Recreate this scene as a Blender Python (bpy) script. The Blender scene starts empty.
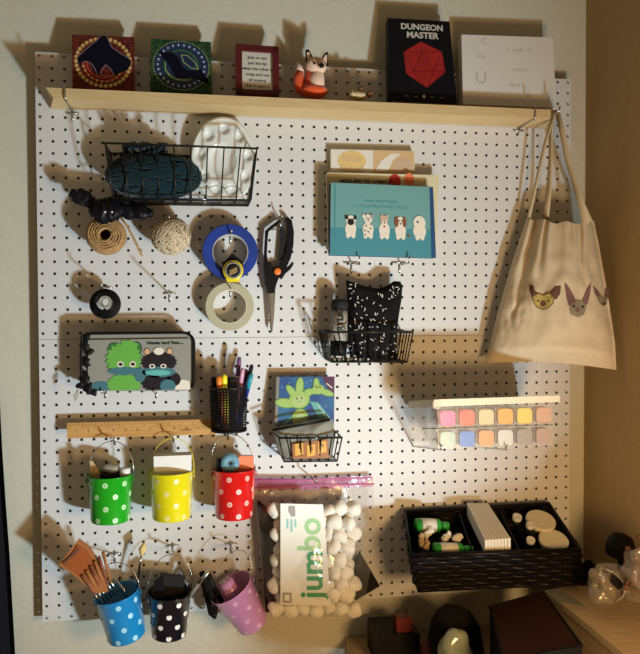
import bpy, math, random
from mathutils import Vector, Matrix, noise
random.seed(7)
C = bpy.context.scene.collection
PI = math.pi
# ---------------------------------------------------------------- camera (solved from the 1 inch hole grid of the board)
YAW, PITCH, ROLL = -0.16333, -0.024975, 0.0040557
CAM = Vector((-0.2643045, -1.5974287, 0.0623684)); F = 717.6756
def rotm():
    ca, sa, cb, sb, cc, sc = math.cos(YAW), math.sin(YAW), math.cos(PITCH), math.sin(PITCH), math.cos(ROLL), math.sin(ROLL)
    return Matrix(((ca, -sa, 0), (sa, ca, 0), (0, 0, 1))) @ Matrix(((1, 0, 0), (0, cb, -sb), (0, sb, cb))) @ Matrix(((cc, 0, sc), (0, 1, 0), (-sc, 0, cc)))
RM = rotm()
cd = bpy.data.cameras.new('camera'); cam = bpy.data.objects.new('camera', cd); C.objects.link(cam)
cd.sensor_fit = 'HORIZONTAL'; cd.sensor_width = 36; cd.lens = F / 640 * 36; cd.clip_start = 0.02
m4 = (RM @ Matrix(((1, 0, 0), (0, 0, -1), (0, 1, 0)))).to_4x4(); m4.translation = CAM; cam.matrix_world = m4
bpy.context.scene.camera = cam
# ---------------------------------------------------------------- light
w = bpy.data.worlds.new('world'); bpy.context.scene.world = w; w.use_nodes = True
w.node_tree.nodes['Background'].inputs[0].default_value = (1.0, 0.74, 0.44, 1)
w.node_tree.nodes['Background'].inputs[1].default_value = 0.18
def lamp(name, loc, power, col, rad, kind='POINT'):
    l = bpy.data.lights.new(name, kind); l.energy = power; l.color = col; l.shadow_soft_size = rad
    o = bpy.data.objects.new(name, l); o.location = loc; C.objects.link(o); return o
k = lamp('cool_task_lamp', (0.60, -1.25, -0.82), 142, (0.72, 0.92, 1.0), 0.055, 'SPOT')
k.data.spot_size = math.radians(104); k.data.spot_blend = 1.0      # a lamp head turned up towards the upper left of the board
k.rotation_euler = (Vector((-1.2, 0, 0.85)) - k.location).to_track_quat('-Z', 'Y').to_euler()
lamp('warm_desk_lamp', (0.37, -1.02, -0.38), 22, (1.0, 0.60, 0.24), 0.10)
vs = bpy.context.scene.view_settings
vs.view_transform = 'Standard'; vs.look = 'None'; vs.gamma = 1; vs.use_curve_mapping = False; vs.exposure = -0.13

# ---------------------------------------------------------------- helpers
def at(x, y, Y):
    """point of the photograph's pixel (x, y) at the distance plane y = Y"""
    d = RM @ Vector(((x - 320) / F, 1, (327 - y) / F)); return CAM + d * ((Y - CAM.y) / d.y)
MATS = {}
def mat(name, col, rough=0.6, metal=0, bump=0, scale=60, var=0.0, coat=0, sheen=0, trans=0, col2=None, stretch=None, ior=1.45, alpha=1):
    m = bpy.data.materials.new(name); m.use_nodes = True; nt = m.node_tree; b = nt.nodes['Principled BSDF']
    b.inputs['Base Color'].default_value = (*col, 1); b.inputs['Roughness'].default_value = rough; b.inputs['Metallic'].default_value = metal
    if max(col) < .05: b.inputs['Specular IOR Level'].default_value = 0.2
    b.inputs['Coat Weight'].default_value = coat; b.inputs['Sheen Weight'].default_value = sheen
    b.inputs['Transmission Weight'].default_value = trans; b.inputs['IOR'].default_value = ior; b.inputs['Alpha'].default_value = alpha
    if bump or var or col2:
        tc = nt.nodes.new('ShaderNodeTexCoord'); mp = nt.nodes.new('ShaderNodeMapping'); n = nt.nodes.new('ShaderNodeTexNoise')
        nt.links.new(tc.outputs['Object'], mp.inputs[0]); nt.links.new(mp.outputs[0], n.inputs['Vector'])
        if stretch: mp.inputs['Scale'].default_value = stretch
        n.inputs['Scale'].default_value = scale; n.inputs['Detail'].default_value = 5
        if bump:
            bp = nt.nodes.new('ShaderNodeBump'); bp.inputs['Strength'].default_value = bump; bp.inputs['Distance'].default_value = 0.002
            nt.links.new(n.outputs[0], bp.inputs['Height']); nt.links.new(bp.outputs[0], b.inputs['Normal'])
        if var or col2:
            r = nt.nodes.new('ShaderNodeValToRGB'); c2 = col2 or tuple(max(0, c * (1 - var)) for c in col)
            r.color_ramp.elements[0].position = 0.38; r.color_ramp.elements[1].position = 0.62
            r.color_ramp.elements[0].color = (*c2, 1); r.color_ramp.elements[1].color = (*col, 1)
            nt.links.new(n.outputs[0], r.inputs[0]); nt.links.new(r.outputs[0], b.inputs['Base Color'])
    MATS[name] = m; return m
def film(name, col, amount, rough=0.12, tint=0.1, bs=0.8):
    """thin clear plastic: mostly transparent, a little diffuse milkiness, glossy"""
    m = bpy.data.materials.new(name); m.use_nodes = True; nt = m.node_tree; nt.nodes.clear()
    o = nt.nodes.new('ShaderNodeOutputMaterial'); t = nt.nodes.new('ShaderNodeBsdfTransparent'); g = nt.nodes.new('ShaderNodeBsdfGlossy'); d = nt.nodes.new('ShaderNodeBsdfDiffuse')
    a = nt.nodes.new('ShaderNodeMixShader'); c = nt.nodes.new('ShaderNodeMixShader')
    g.inputs['Roughness'].default_value = rough; d.inputs[0].default_value = (*col, 1)
    n = nt.nodes.new('ShaderNodeTexNoise'); n.inputs['Scale'].default_value = 28; n.inputs['Detail'].default_value = 3
    tc = nt.nodes.new('ShaderNodeTexCoord'); nt.links.new(tc.outputs['Object'], n.inputs['Vector'])
    bp = nt.nodes.new('ShaderNodeBump'); bp.inputs['Strength'].default_value = bs; bp.inputs['Distance'].default_value = 0.01
    nt.links.new(n.outputs[0], bp.inputs['Height']); nt.links.new(bp.outputs[0], g.inputs['Normal'])
    a.inputs[0].default_value = tint; nt.links.new(t.outputs[0], a.inputs[1]); nt.links.new(d.outputs[0], a.inputs[2])
    c.inputs[0].default_value = amount; nt.links.new(a.outputs[0], c.inputs[1]); nt.links.new(g.outputs[0], c.inputs[2]); nt.links.new(c.outputs[0], o.inputs[0])
    MATS[name] = m; return m
for n_, c_, k_ in [
    ('wall', (0.62, 0.60, 0.50), dict(rough=0.85, bump=0.25, scale=90, var=0.05)),
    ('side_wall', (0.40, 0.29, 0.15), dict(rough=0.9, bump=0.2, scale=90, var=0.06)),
    ('board', (0.66, 0.66, 0.67), dict(rough=0.45, bump=0.05, scale=200)), ('board_back', (0.16, 0.10, 0.06), dict(rough=0.9)),
    ('pine', (0.64, 0.48, 0.25), dict(rough=0.6, bump=0.1, scale=14, stretch=(1.2, 12, 12), col2=(0.58, 0.42, 0.21))),
    ('ruler_wood', (0.62, 0.35, 0.12), dict(rough=0.45, scale=14, stretch=(1, 14, 14), col2=(0.50, 0.26, 0.08))),
    ('desk_wood', (0.52, 0.40, 0.25), dict(rough=0.6, scale=10, stretch=(2, 14, 14), col2=(0.44, 0.33, 0.20))),
    ('steel', (0.62, 0.62, 0.60), dict(rough=0.28, metal=1)), ('black_wire', (0.012, 0.012, 0.013), dict(rough=0.35, coat=0.3)),
    ('black', (0.006, 0.006, 0.007), dict(rough=0.5)), ('black_gloss', (0.006, 0.006, 0.009), dict(rough=0.4, bump=0.5, scale=50)),
    ('black_matte', (0.006, 0.005, 0.006), dict(rough=0.9)), ('charcoal', (0.018, 0.018, 0.019), dict(rough=0.7)),
    ('white', (0.78, 0.77, 0.74), dict(rough=0.45)), ('white_gloss', (0.72, 0.73, 0.70), dict(rough=0.28)), ('paper', (0.72, 0.70, 0.64), dict(rough=0.8)),
    ('cream', (0.68, 0.62, 0.46), dict(rough=0.7)), ('pages', (0.64, 0.57, 0.42), dict(rough=0.9)), ('ink', (0.02, 0.02, 0.02), dict(rough=0.8)),
    ('faint', (0.58, 0.56, 0.50), dict(rough=0.8)), ('faint_teal', (0.07, 0.30, 0.33), dict(rough=0.6)),
    ('teal_yarn', (0.004, 0.026, 0.038), dict(rough=0.95, bump=0.5, scale=300, var=0.5, sheen=0.2)),
    ('jute', (0.50, 0.30, 0.13), dict(rough=0.95, bump=0.6, scale=300, var=0.45)), ('cotton_twine', (0.66, 0.55, 0.38), dict(rough=0.95, bump=0.5, scale=260, var=0.25)),
    ('blue_tape', (0.008, 0.040, 0.30), dict(rough=0.55, var=0.2, scale=40)), ('tape_core', (0.42, 0.42, 0.40), dict(rough=0.8)),
    ('clear_tape', (0.46, 0.44, 0.31), dict(rough=0.25)), ('yellow', (0.78, 0.62, 0.02), dict(rough=0.3)), ('orange', (0.85, 0.20, 0.03), dict(rough=0.4)),
    ('dark_red', (0.11, 0.010, 0.014), dict(rough=0.5)), ('tile_red', (0.20, 0.020, 0.010), dict(rough=0.8, scale=160, col2=(0.05, 0.006, 0.006))),
    ('tile_green', (0.03, 0.11, 0.03), dict(rough=0.8, scale=220, col2=(0.004, 0.015, 0.012))), ('tile_blue', (0.012, 0.030, 0.085), dict(rough=0.6)),
    ('dot_gold', (0.72, 0.48, 0.18), dict(rough=0.5)), ('dot_lilac', (0.35, 0.42, 0.70), dict(rough=0.5)), ('dot_lime', (0.45, 0.60, 0.25), dict(rough=0.5)), ('dot_red', (0.60, 0.06, 0.02), dict(rough=0.5)),
    ('bat', (0.003, 0.003, 0.012), dict(rough=0.95)), ('lavender_line', (0.35, 0.25, 0.35), dict(rough=0.6)), ('amber', (0.20, 0.065, 0.02), dict(rough=0.6)),
    ('fox_orange', (0.72, 0.09, 0.015), dict(rough=1, bump=0.8, scale=160, sheen=0.4)), ('fox_cream', (0.80, 0.56, 0.44), dict(rough=1, bump=0.8, scale=160, sheen=0.4)),
    ('felt_tan', (0.60, 0.48, 0.28), dict(rough=1, bump=0.8, scale=160)), ('felt_brown', (0.22, 0.10, 0.05), dict(rough=1, bump=0.8, scale=160)),
    ('book_black', (0.006, 0.006, 0.009), dict(rough=0.45)), ('die_red', (0.42, 0.020, 0.022), dict(rough=0.5, var=0.25, scale=25)), ('die_line', (0.12, 0.006, 0.008), dict(rough=0.5)),
    ('title', (0.62, 0.62, 0.58), dict(rough=0.6)), ('teal_cover', (0.15, 0.34, 0.34), dict(rough=0.4)), ('teal_deep', (0.06, 0.25, 0.31), dict(rough=0.4)), ('blue_spine', (0.012, 0.07, 0.19), dict(rough=0.5)),
    ('fur_white', (0.74, 0.68, 0.58), dict(rough=0.8)), ('fur_tan', (0.55, 0.40, 0.28), dict(rough=0.8)), ('fur_brown', (0.22, 0.07, 0.03), dict(rough=0.8)), ('sand', (0.62, 0.42, 0.22), dict(rough=0.6)), ('gold_paper', (0.72, 0.52, 0.20), dict(rough=0.6)), ('lemon', (0.66, 0.60, 0.40), dict(rough=0.6)), ('red_print', (0.48, 0.03, 0.03), dict(rough=0.6)),
    ('tote', (0.62, 0.52, 0.37), dict(rough=0.95, bump=0.25, scale=45, var=0.06)), ('tote_strap', (0.54, 0.43, 0.27), dict(rough=0.95)), ('print_yellow', (0.42, 0.33, 0.09), dict(rough=0.9)), ('print_brown', (0.13, 0.06, 0.04), dict(rough=0.9)), ('print_plum', (0.20, 0.10, 0.10), dict(rough=0.9)), ('print_grey', (0.26, 0.22, 0.15), dict(rough=0.9)),
    ('grey_fabric', (0.27, 0.27, 0.24), dict(rough=0.9, bump=0.2, scale=300)), ('leaf_green', (0.13, 0.40, 0.06), dict(rough=0.8)), ('mid_green', (0.04, 0.18, 0.04), dict(rough=0.8)), ('scarf', (0.05, 0.16, 0.20), dict(rough=0.8)), ('dark_fur', (0.022, 0.016, 0.020), dict(rough=0.9)), ('ear_peach', (0.62, 0.38, 0.22), dict(rough=0.8)),
    ('tin_green', (0.010, 0.34, 0.012), dict(rough=0.25, coat=0.5)), ('tin_yellow', (0.72, 0.62, 0.008), dict(rough=0.25, coat=0.5)), ('tin_red', (0.60, 0.008, 0.008), dict(rough=0.25, coat=0.5)), ('tin_blue', (0.008, 0.23, 0.55), dict(rough=0.25, coat=0.5)), ('tin_black', (0.006, 0.006, 0.012), dict(rough=0.25, coat=0.5)), ('tin_pink', (0.56, 0.25, 0.48), dict(rough=0.3, coat=0.4)),
    ('dot_white', (0.80, 0.80, 0.74), dict(rough=0.4)), ('dot_palegreen', (0.50, 0.80, 0.45), dict(rough=0.4)), ('dot_paleyellow', (0.80, 0.74, 0.30), dict(rough=0.4)), ('dot_palepink', (0.78, 0.45, 0.42), dict(rough=0.4)), ('dot_paleblue', (0.35, 0.68, 0.85), dict(rough=0.4)), ('dot_pinkpale', (0.66, 0.38, 0.58), dict(rough=0.4)),
    ('glitter', (0.20, 0.45, 0.60), dict(rough=0.3, bump=1, scale=500, var=0.6)), ('coral', (0.80, 0.22, 0.10), dict(rough=0.4)), ('leather', (0.34, 0.085, 0.018), dict(rough=0.5, var=0.3, scale=30)), ('leather_edge', (0.36, 0.13, 0.035), dict(rough=0.6)), ('bristle', (0.55, 0.40, 0.22), dict(rough=0.9, var=0.3)),
    ('pen_orange', (0.85, 0.22, 0.02), dict(rough=0.3)), ('pen_yellow', (0.80, 0.72, 0.03), dict(rough=0.3)), ('pen_purple', (0.20, 0.08, 0.24), dict(rough=0.3)), ('pen_pink', (0.62, 0.32, 0.46), dict(rough=0.3)), ('pen_blue', (0.02, 0.06, 0.48), dict(rough=0.3)), ('pen_teal', (0.02, 0.26, 0.36), dict(rough=0.3)), ('pen_lilac', (0.42, 0.36, 0.62), dict(rough=0.3)), ('pen_red', (0.45, 0.02, 0.04), dict(rough=0.3)),
    ('space_blue', (0.010, 0.045, 0.26), dict(rough=0.4, scale=18, col2=(0.02, 0.16, 0.36))), ('star_green', (0.38, 0.58, 0.16), dict(rough=0.4)), ('star_line', (0.10, 0.28, 0.12), dict(rough=0.4)), ('star_tail', (0.12, 0.45, 0.42), dict(rough=0.4)), ('space_purple', (0.10, 0.03, 0.09), dict(rough=0.4)), ('cardboard_grey', (0.25, 0.23, 0.21), dict(rough=0.7)),
    ('zip_grey', (0.22, 0.22, 0.19), dict(rough=0.7)), ('candy', (0.65, 0.36, 0.05), dict(rough=0.35)), ('candy_dark', (0.30, 0.10, 0.02), dict(rough=0.4)),
    ('cotton', (0.80, 0.79, 0.72), dict(rough=1, bump=0.5, scale=120, sheen=0.5)), ('label_paper', (0.76, 0.78, 0.74), dict(rough=0.5)), ('jumbo_green', (0.03, 0.32, 0.13), dict(rough=0.5)), ('jumbo_lime', (0.32, 0.58, 0.28), dict(rough=0.5)), ('pale_teal', (0.28, 0.55, 0.56), dict(rough=0.5)), ('grey_print', (0.30, 0.29, 0.28), dict(rough=0.5)),
    ('zip_magenta', (0.55, 0.14, 0.32), dict(rough=0.4)), ('clay_magenta', (0.60, 0.10, 0.32), dict(rough=0.6)), ('clay_coral', (0.78, 0.10, 0.06), dict(rough=0.6)), ('clay_cream', (0.60, 0.52, 0.28), dict(rough=0.6)), ('clay_amber', (0.75, 0.36, 0.03), dict(rough=0.6)), ('clay_yellow', (0.80, 0.56, 0.06), dict(rough=0.6)), ('clay_peach', (0.60, 0.32, 0.18), dict(rough=0.6)), ('clay_teal', (0.34, 0.48, 0.44), dict(rough=0.6)), ('clay_blue', (0.03, 0.18, 0.58), dict(rough=0.6)), ('clay_orange', (0.68, 0.28, 0.09), dict(rough=0.6)), ('clay_white', (0.56, 0.56, 0.55), dict(rough=0.6)), ('clay_grey', (0.26, 0.22, 0.20), dict(rough=0.6)), ('clay_mauve', (0.40, 0.24, 0.18), dict(rough=0.6)),
    ('wicker', (0.009, 0.007, 0.009), dict(rough=0.35, bump=0.4, scale=120, var=0.5)), ('bottle_green', (0.03, 0.34, 0.05), dict(rough=0.3)), ('maroon', (0.075, 0.006, 0.010), dict(rough=0.5)), ('brown_plastic', (0.028, 0.008, 0.005), dict(rough=0.8)), ('laptop', (0.005, 0.005, 0.006), dict(rough=0.8)), ('slate', (0.16, 0.16, 0.14), dict(rough=0.5)),
    ('curtain', (0.006, 0.006, 0.010), dict(rough=0.95)), ('jar_glass', (0.26, 0.31, 0.25), dict(rough=0.1, bump=0.8, scale=30, coat=0.6)), ('red_plastic', (0.13, 0.008, 0.007), dict(rough=0.4)), ('rust', (0.28, 0.08, 0.03), dict(rough=0.6, var=0.4, scale=60)), ('tag_grey', (0.30, 0.28, 0.24), dict(rough=0.6))]:
    mat(n_, c_, **k_)
film('clear_plastic', (0.8, 0.8, 0.75), 0.065, 0.14, 0.04, .7); film('milky_plastic', (0.72, 0.68, 0.60), 0.04, 0.25, 0.17, .1); film('sleeve', (0.7, 0.7, 0.7), 0.03, 0.2, 0.01, .15)
film('crinkle_plastic', (0.32, 0.28, 0.24), 0.10, 0.25, 0.42, 1); film('magenta_film', (0.52, 0.13, 0.32), 0.05, 0.2, 0.38, .3)

class MB:
    def __init__(s): s.v = []; s.f = []; s.m = []; s.mats = []; s.sm = []
    def mi(s, m):
        if m not in s.mats: s.mats.append(m)
        return s.mats.index(m)
    def add(s, vs, fs, m, smooth=False):
        b = len(s.v); k = s.mi(m); s.v += [Vector(v) for v in vs]
        for f in fs: s.f.append([b + i for i in f]); s.m.append(k); s.sm.append(smooth)
        return s
    def box(s, lo, hi, m, rot=None):
        c = (Vector(lo) + Vector(hi)) / 2; h = (Vector(hi) - Vector(lo)) / 2; vs = []
        for x in (-1, 1):
            for y in (-1, 1):
                for z in (-1, 1):
                    d = Vector((x * h.x, y * h.y, z * h.z)); vs.append(c + (rot @ d if rot else d))
        return s.add(vs, [(0, 1, 3, 2), (4, 6, 7, 5), (0, 4, 5, 1), (2, 3, 7, 6), (0, 2, 6, 4), (1, 5, 7, 3)], m)
    def hull8(s, front, back, m, mside=None):
        """prism between two matching outlines (lists of points); front is the one seen"""
        n = len(front); b = len(s.v); s.v += [Vector(p) for p in front] + [Vector(p) for p in back]
        k = s.mi(m); ks = s.mi(mside or m)
        s.f.append([b + i for i in range(n)]); s.m.append(k); s.sm.append(False)
        s.f.append([b + n + i for i in reversed(range(n))]); s.m.append(ks); s.sm.append(False)
        for i in range(n):
            j = (i + 1) % n; s.f.append([b + i, b + n + i, b + n + j, b + j]); s.m.append(ks); s.sm.append(False)
        return s
    def pxp(s, pts, Y, th, m, mside=None):
        fr = [at(x, y, Y) for x, y in pts]; return s.hull8(fr, [p + Vector((0, th, 0)) for p in fr], m, mside)
    def tube(s, path, r, m, n=6, closed=False, flat=None):
        path = [Vector(p) for p in path]; N = len(path); rs = r if isinstance(r, (list, tuple)) else [r] * N; vs = []; up = None
        for i, p in enumerate(path):
            a = path[(i - 1) % N] if (closed or i > 0) else p; b = path[(i + 1) % N] if (closed or i < N - 1) else p
            t = (b - a); t = t.normalized() if t.length > 1e-9 else Vector((0, 0, 1))
            if up is None: up = Vector((0, 0, 1)) if abs(t.z) < .9 else Vector((0, 1, 0))
            u = up - t * up.dot(t); u = u.normalized() if u.length > 1e-6 else t.orthogonal().normalized(); up = u; v = t.cross(u)
            for k in range(n):
                a_ = 2 * PI * k / n; vs.append(p + u * (math.cos(a_) * rs[i]) + v * (math.sin(a_) * rs[i] * (flat or 1)))
        fs = []
        for i in range(N if closed else N - 1):
            j = (i + 1) % N
            for k in range(n): l = (k + 1) % n; fs.append((i * n + k, i * n + l, j * n + l, j * n + k))
        if not closed: fs += [tuple(reversed(range(n))), tuple((N - 1) * n + k for k in range(n))]
        return s.add(vs, fs, m, n > 4)
    def lathe(s, prof, o, m, n=32, axis='z', M=None, mats=None, sx=1, sy=1, sm=True):
        """profile of (radius, height) turned about an axis through o"""
        o = Vector(o); vs = []
        for r, h in prof:
            for k in range(n):
                a = 2 * PI * k / n; p = Vector((math.cos(a) * r * sx, math.sin(a) * r * sy, h))
                if axis == 'y': p = Vector((p.x, -p.z, p.y))
                if axis == 'x': p = Vector((p.z, p.x, p.y))
                if M: p = M @ p
                vs.append(o + p)
        for i in range(len(prof) - 1):
            fs = [(i * n + k, i * n + (k + 1) % n, (i + 1) * n + (k + 1) % n, (i + 1) * n + k) for k in range(n)]
            b = 0
            if i == 0: base = len(s.v); s.v += vs
            km = s.mi(mats[i] if mats else m)
            for f in fs: s.f.append([base + q for q in f]); s.m.append(km); s.sm.append(sm)
        for i, rev in ((0, True), (len(prof) - 1, False)):
            if prof[i][0] > 1e-6 and prof[0] != prof[-1]:
                q = [base + i * n + k for k in range(n)]; s.f.append(q[::-1] if rev else q); s.m.append(s.mi(mats[min(i, len(mats) - 1)] if mats else m)); s.sm.append(False)
        return s
    def ball(s, c, r, m, n=16, disp=0, freq=30, rot=None, seed=0):
        c = Vector(c); r = Vector(r) if hasattr(r, '__len__') else Vector((r, r, r)); vs = []; R = n // 2
        for i in range(R + 1):
            for k in range(n):
                t = PI * i / R; a = 2 * PI * k / n; d = Vector((math.sin(t) * math.cos(a), math.sin(t) * math.sin(a), math.cos(t)))
                p = Vector((d.x * r.x, d.y * r.y, d.z * r.z))
                if disp: p *= 1 + disp * noise.noise(p * freq + Vector((seed * 7.3, seed, 0)))
                if rot: p = rot @ p
                vs.append(c + p)
        return s.add(vs, [(i * n + k, (i + 1) * n + k, (i + 1) * n + (k + 1) % n, i * n + (k + 1) % n) for i in range(R) for k in range(n)], m, True)
    def grid(s, fn, nu, nv, m, smooth=True, closed=False):
        vs = [fn(i / nu, j / nv) for j in range(nv + 1) for i in range(nu + 1)]
        return s.add(vs, [(j * (nu + 1) + i, (j + 1) * (nu + 1) + i, (j + 1) * (nu + 1) + i + 1, j * (nu + 1) + i + 1) for j in range(nv) for i in range(nu)], m, smooth)
    def flat(s, pts, m):
        return s.add(pts, [tuple(range(len(pts)))], m)
    def build(s, name, parent=None, origin=None):
        if origin is None:
            if parent: origin = ORG[parent.name]
            else:
                xs = [v.x for v in s.v]; ys = [v.y for v in s.v]; zs = [v.z for v in s.v]; origin = Vector(((min(xs) + max(xs)) / 2, (min(ys) + max(ys)) / 2, min(zs)))
        me = bpy.data.meshes.new(name); me.from_pydata([v - origin for v in s.v], [], s.f); me.update()
        for m in s.mats: me.materials.append(MATS[m])
        me.polygons.foreach_set('material_index', s.m); me.polygons.foreach_set('use_smooth', s.sm)
        o = bpy.data.objects.new(name, me); C.objects.link(o)
        if parent: o.parent = parent; o.location = origin - ORG[parent.name]
        else: o.location = origin
        ORG[o.name] = origin
        return o
ORG = {}
def tag(o, label, cat, group=None, kind=None):
    if label: o['label'] = label
    if cat: o['category'] = cat
    if group: o['group'] = group
    if kind: o['kind'] = kind
    return o
def thing(name, label, cat, loc, group=None):
    o = bpy.data.objects.new(name, None); o.empty_display_size = 0.02; C.objects.link(o); o.location = loc; ORG[o.name] = Vector(loc)
    return tag(o, label, cat, group)
def lab(o, l): o['label'] = l; return o
def text(mb, s, o, ux, uz, size, m, bold=0.0):
    """flat lettering; ux, uz = unit vectors of the surface; o = centre"""
    cu = bpy.data.curves.new('t', 'FONT'); cu.body = s; cu.size = size; cu.align_x = 'CENTER'; cu.align_y = 'CENTER'; cu.offset = bold; cu.resolution_u = 3
    ob = bpy.data.objects.new('t', cu); C.objects.link(ob); dg = bpy.context.evaluated_depsgraph_get(); me = ob.evaluated_get(dg).to_mesh()
    vs = [Vector(o) + Vector(ux) * v.co.x + Vector(uz) * v.co.y for v in me.vertices]; fs = [tuple(p.vertices) for p in me.polygons]
    ob.evaluated_get(dg).to_mesh_clear(); mb.add(vs, fs, m); bpy.data.objects.remove(ob); bpy.data.curves.remove(cu)
class Face:
    """a flat cover through four corners (TL, TR, BL): print on it in 0..1 coordinates"""
    def __init__(s, TL, TR, BL, BR=None): s.a = Vector(TL); s.b = Vector(TR); s.c = Vector(BL); s.d = Vector(BR) if BR else s.b + s.c - s.a; s.n = (s.c - s.a).cross(s.b - s.a).normalized(); s.n = s.n if s.n.y < 0 else -s.n; s.W = (s.b - s.a).length; s.H = (s.c - s.a).length
    def p(s, u, v, l=1): return s.a.lerp(s.b, u).lerp(s.c.lerp(s.d, u), v) + s.n * (0.00035 * l)
    def poly(s, mb, pts, m, l=1): mb.flat([s.p(u, v, l) for u, v in pts], m)
    def ell(s, mb, u, v, ru, rv, m, l=1, n=14, rot=0):
        pts = []
        for k in range(n):
            a = 2 * PI * k / n; x = math.cos(a) * ru * s.W; y = math.sin(a) * rv * s.H
            pts.append(s.p(u + (x * math.cos(rot) - y * math.sin(rot)) / s.W, v + (x * math.sin(rot) + y * math.cos(rot)) / s.H, l))
        mb.flat(pts, m)
    def line(s, mb, pts, wd, m, l=1):
        for (u0, v0), (u1, v1) in zip(pts, pts[1:]):
            a = s.p(u0, v0, l); b = s.p(u1, v1, l); t = (b - a).normalized().cross(s.n) * wd / 2; mb.flat([a + t, b + t, b - t, a - t], m)
    def txt(s, mb, st, u, v, size, m, l=1, ang=0, bold=0.0):
        ux = (s.b - s.a).normalized(); uz = -(s.c - s.a).normalized(); ca, sa = math.cos(ang), math.sin(ang)
        text(mb, st, s.p(u, v, l), ux * ca + uz * sa, uz * ca - ux * sa, size, m, bold)
    def slab(s, mb, th, m, mside=None):
        q = [s.a, s.b, s.d, s.c]; mb.hull8(q, [p - s.n * th for p in q], m, mside)
def facepx(q, Ytop, Ybot):
    """q = four pixels TL, TR, BR, BL"""
    return Face(at(*q[0], Ytop), at(*q[1], Ytop), at(*q[3], Ybot), at(*q[2], Ybot))
# ================================================================ THE SETTING
WY = 0.025; CX = 0.657
b = MB(); b.box((-1.6, WY, -1.5), (CX, WY + 0.06, 1.3), 'wall'); tag(b.build('wall_back'), None, None, kind='structure')
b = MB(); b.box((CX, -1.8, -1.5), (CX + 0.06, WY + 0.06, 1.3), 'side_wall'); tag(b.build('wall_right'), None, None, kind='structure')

# ---------------------------------------------------------------- pegboard: two panels, real holes on a one inch grid
S = 0.0254
def panel(z0, label):
    hx = 24 * S; ex = 23.5 * S + 0.0086; vs = []; fs = []; mi = []; N = 8; r = 0.0033; T = 0.005
    g = [-ex] + [(-24 + i) * S for i in range(1, 48)] + [ex]
    zt = z0 + 24 * S
    gz = [z0 + i * S for i in range(25)]
    if z0 < -0.1: gz[0] = z0 + 0.5 * S - 0.0086
    else: gz[24] = zt - 0.5 * S + 0.0086
    gz[0] += .0004; gz[24] -= .0004
    th = thing('pegboard_panel', label, 'pegboard', (0, 0.0025, gz[0]), 'white pegboard panels')
    def vert(x, y, z): vs.append((x, y, z)); return len(vs) - 1
    for i in range(48):
        for j in range(24):
            cx = (-23.5 + i) * S; cz = z0 + (j + .5) * S
            q = [(g[i], gz[j]), (g[i + 1], gz[j]), (g[i + 1], gz[j + 1]), (g[i], gz[j + 1])]
            F0 = [vert(x, 0, z) for x, z in q]; B0 = [vert(x, T, z) for x, z in q]
            A = [(cx + r * math.cos(2 * PI * (k - 2.5) / N), cz + r * math.sin(2 * PI * (k - 2.5) / N)) for k in range(N)]
            Fr = [vert(x, 0, z) for x, z in A]; Bk = [vert(x, T, z) for x, z in A]
            for c in range(4):
                d = (c + 1) % 4; k = 2 * c; e = (k + 1) % N; f = (k + 2) % N
                fs.append((F0[c], F0[d], Fr[f], Fr[e], Fr[k])); mi.append(0)
                fs.append((B0[d], B0[c], Bk[k], Bk[e], Bk[f])); mi.append(1)
            for k in range(N): l = (k + 1) % N; fs.append((Fr[k], Fr[l], Bk[l], Bk[k])); mi.append(1)
            if i == 0: fs.append((F0[3], F0[0], B0[0], B0[3])); mi.append(0)
            if i == 47: fs.append((F0[1], F0[2], B0[2], B0[1])); mi.append(0)
            if j == 0: fs.append((F0[0], F0[1], B0[1], B0[0])); mi.append(1)
            if j == 23: fs.append((F0[2], F0[3], B0[3], B0[2])); mi.append(1)
    me = bpy.data.meshes.new('perforated_sheet'); o = ORG[th.name]; me.from_pydata([(x - o.x, y - o.y, z - o.z) for x, y, z in vs], [], fs)
    me.materials.append(MATS['board']); me.materials.append(MATS['board_back']); me.polygons.foreach_set('material_index', mi); me.update()
    ob = bpy.data.objects.new('perforated_sheet', me); C.objects.link(ob); ob.parent = th
    for x0 in (-0.45, 0.0, 0.45):
        mb = MB(); mb.box((x0 - .006, T + .0002, gz[0] + 0.05), (x0 + .0064, WY - .0002, gz[24] - 0.05), 'board_back'); mb.build('spacer_batten', th)
panel(0.0, 'white perforated pegboard panel, the upper one, under the wooden shelf')
panel(-24 * S, 'white perforated pegboard panel, the lower one, behind the tins and the black wicker tray')

# ================================================================ SHELF AND PEGS
sh = MB(); zt = 0.5065
sh.hull8([(-0.568, -0.085, zt), (0.527, -0.085, zt), (0.512, -0.085, zt - 0.02), (-0.553, -0.085, zt - 0.02)], [(-0.575, -0.003, zt), (0.54, -0.003, zt), (0.54, -0.003, zt - 0.02), (-0.575, -0.003, zt - 0.02)], 'pine')
tag(sh.build('wooden_shelf'), 'long narrow pale pine shelf across the top of the pegboard', 'shelf')
def peg(px, py, Y, L, label, group=None, bar=True, tip=0.010, dz=0.0):
    p = at(px, py, Y); x, z = p.x, p.z + dz
    t = thing('peg_hook', label, 'peg hook', (x, 0, z), group)
    mb = MB(); path = [(x, 0.004, z), (x, -L * .5, z + .0005), (x, -L + .006, z + .001), (x, -L + .001, z + .004), (x, -L, z + tip)]
    mb.tube(path, 0.0016, 'steel', 8); mb.build('prong', t)
    if bar:
        mb = MB(); mb.tube([(x - .013, -.0022, z + .001), (x - .006, -.0035, z + .003), (x + .006, -.0035, z + .003), (x + .013, -.0022, z + .001)], 0.0015, 'steel', 6)
        mb.tube([(x, -.0024, z + .008), (x, -.0024, z - .018)], 0.0015, 'steel', 6); mb.build('base_clip', t)
    return t
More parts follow.
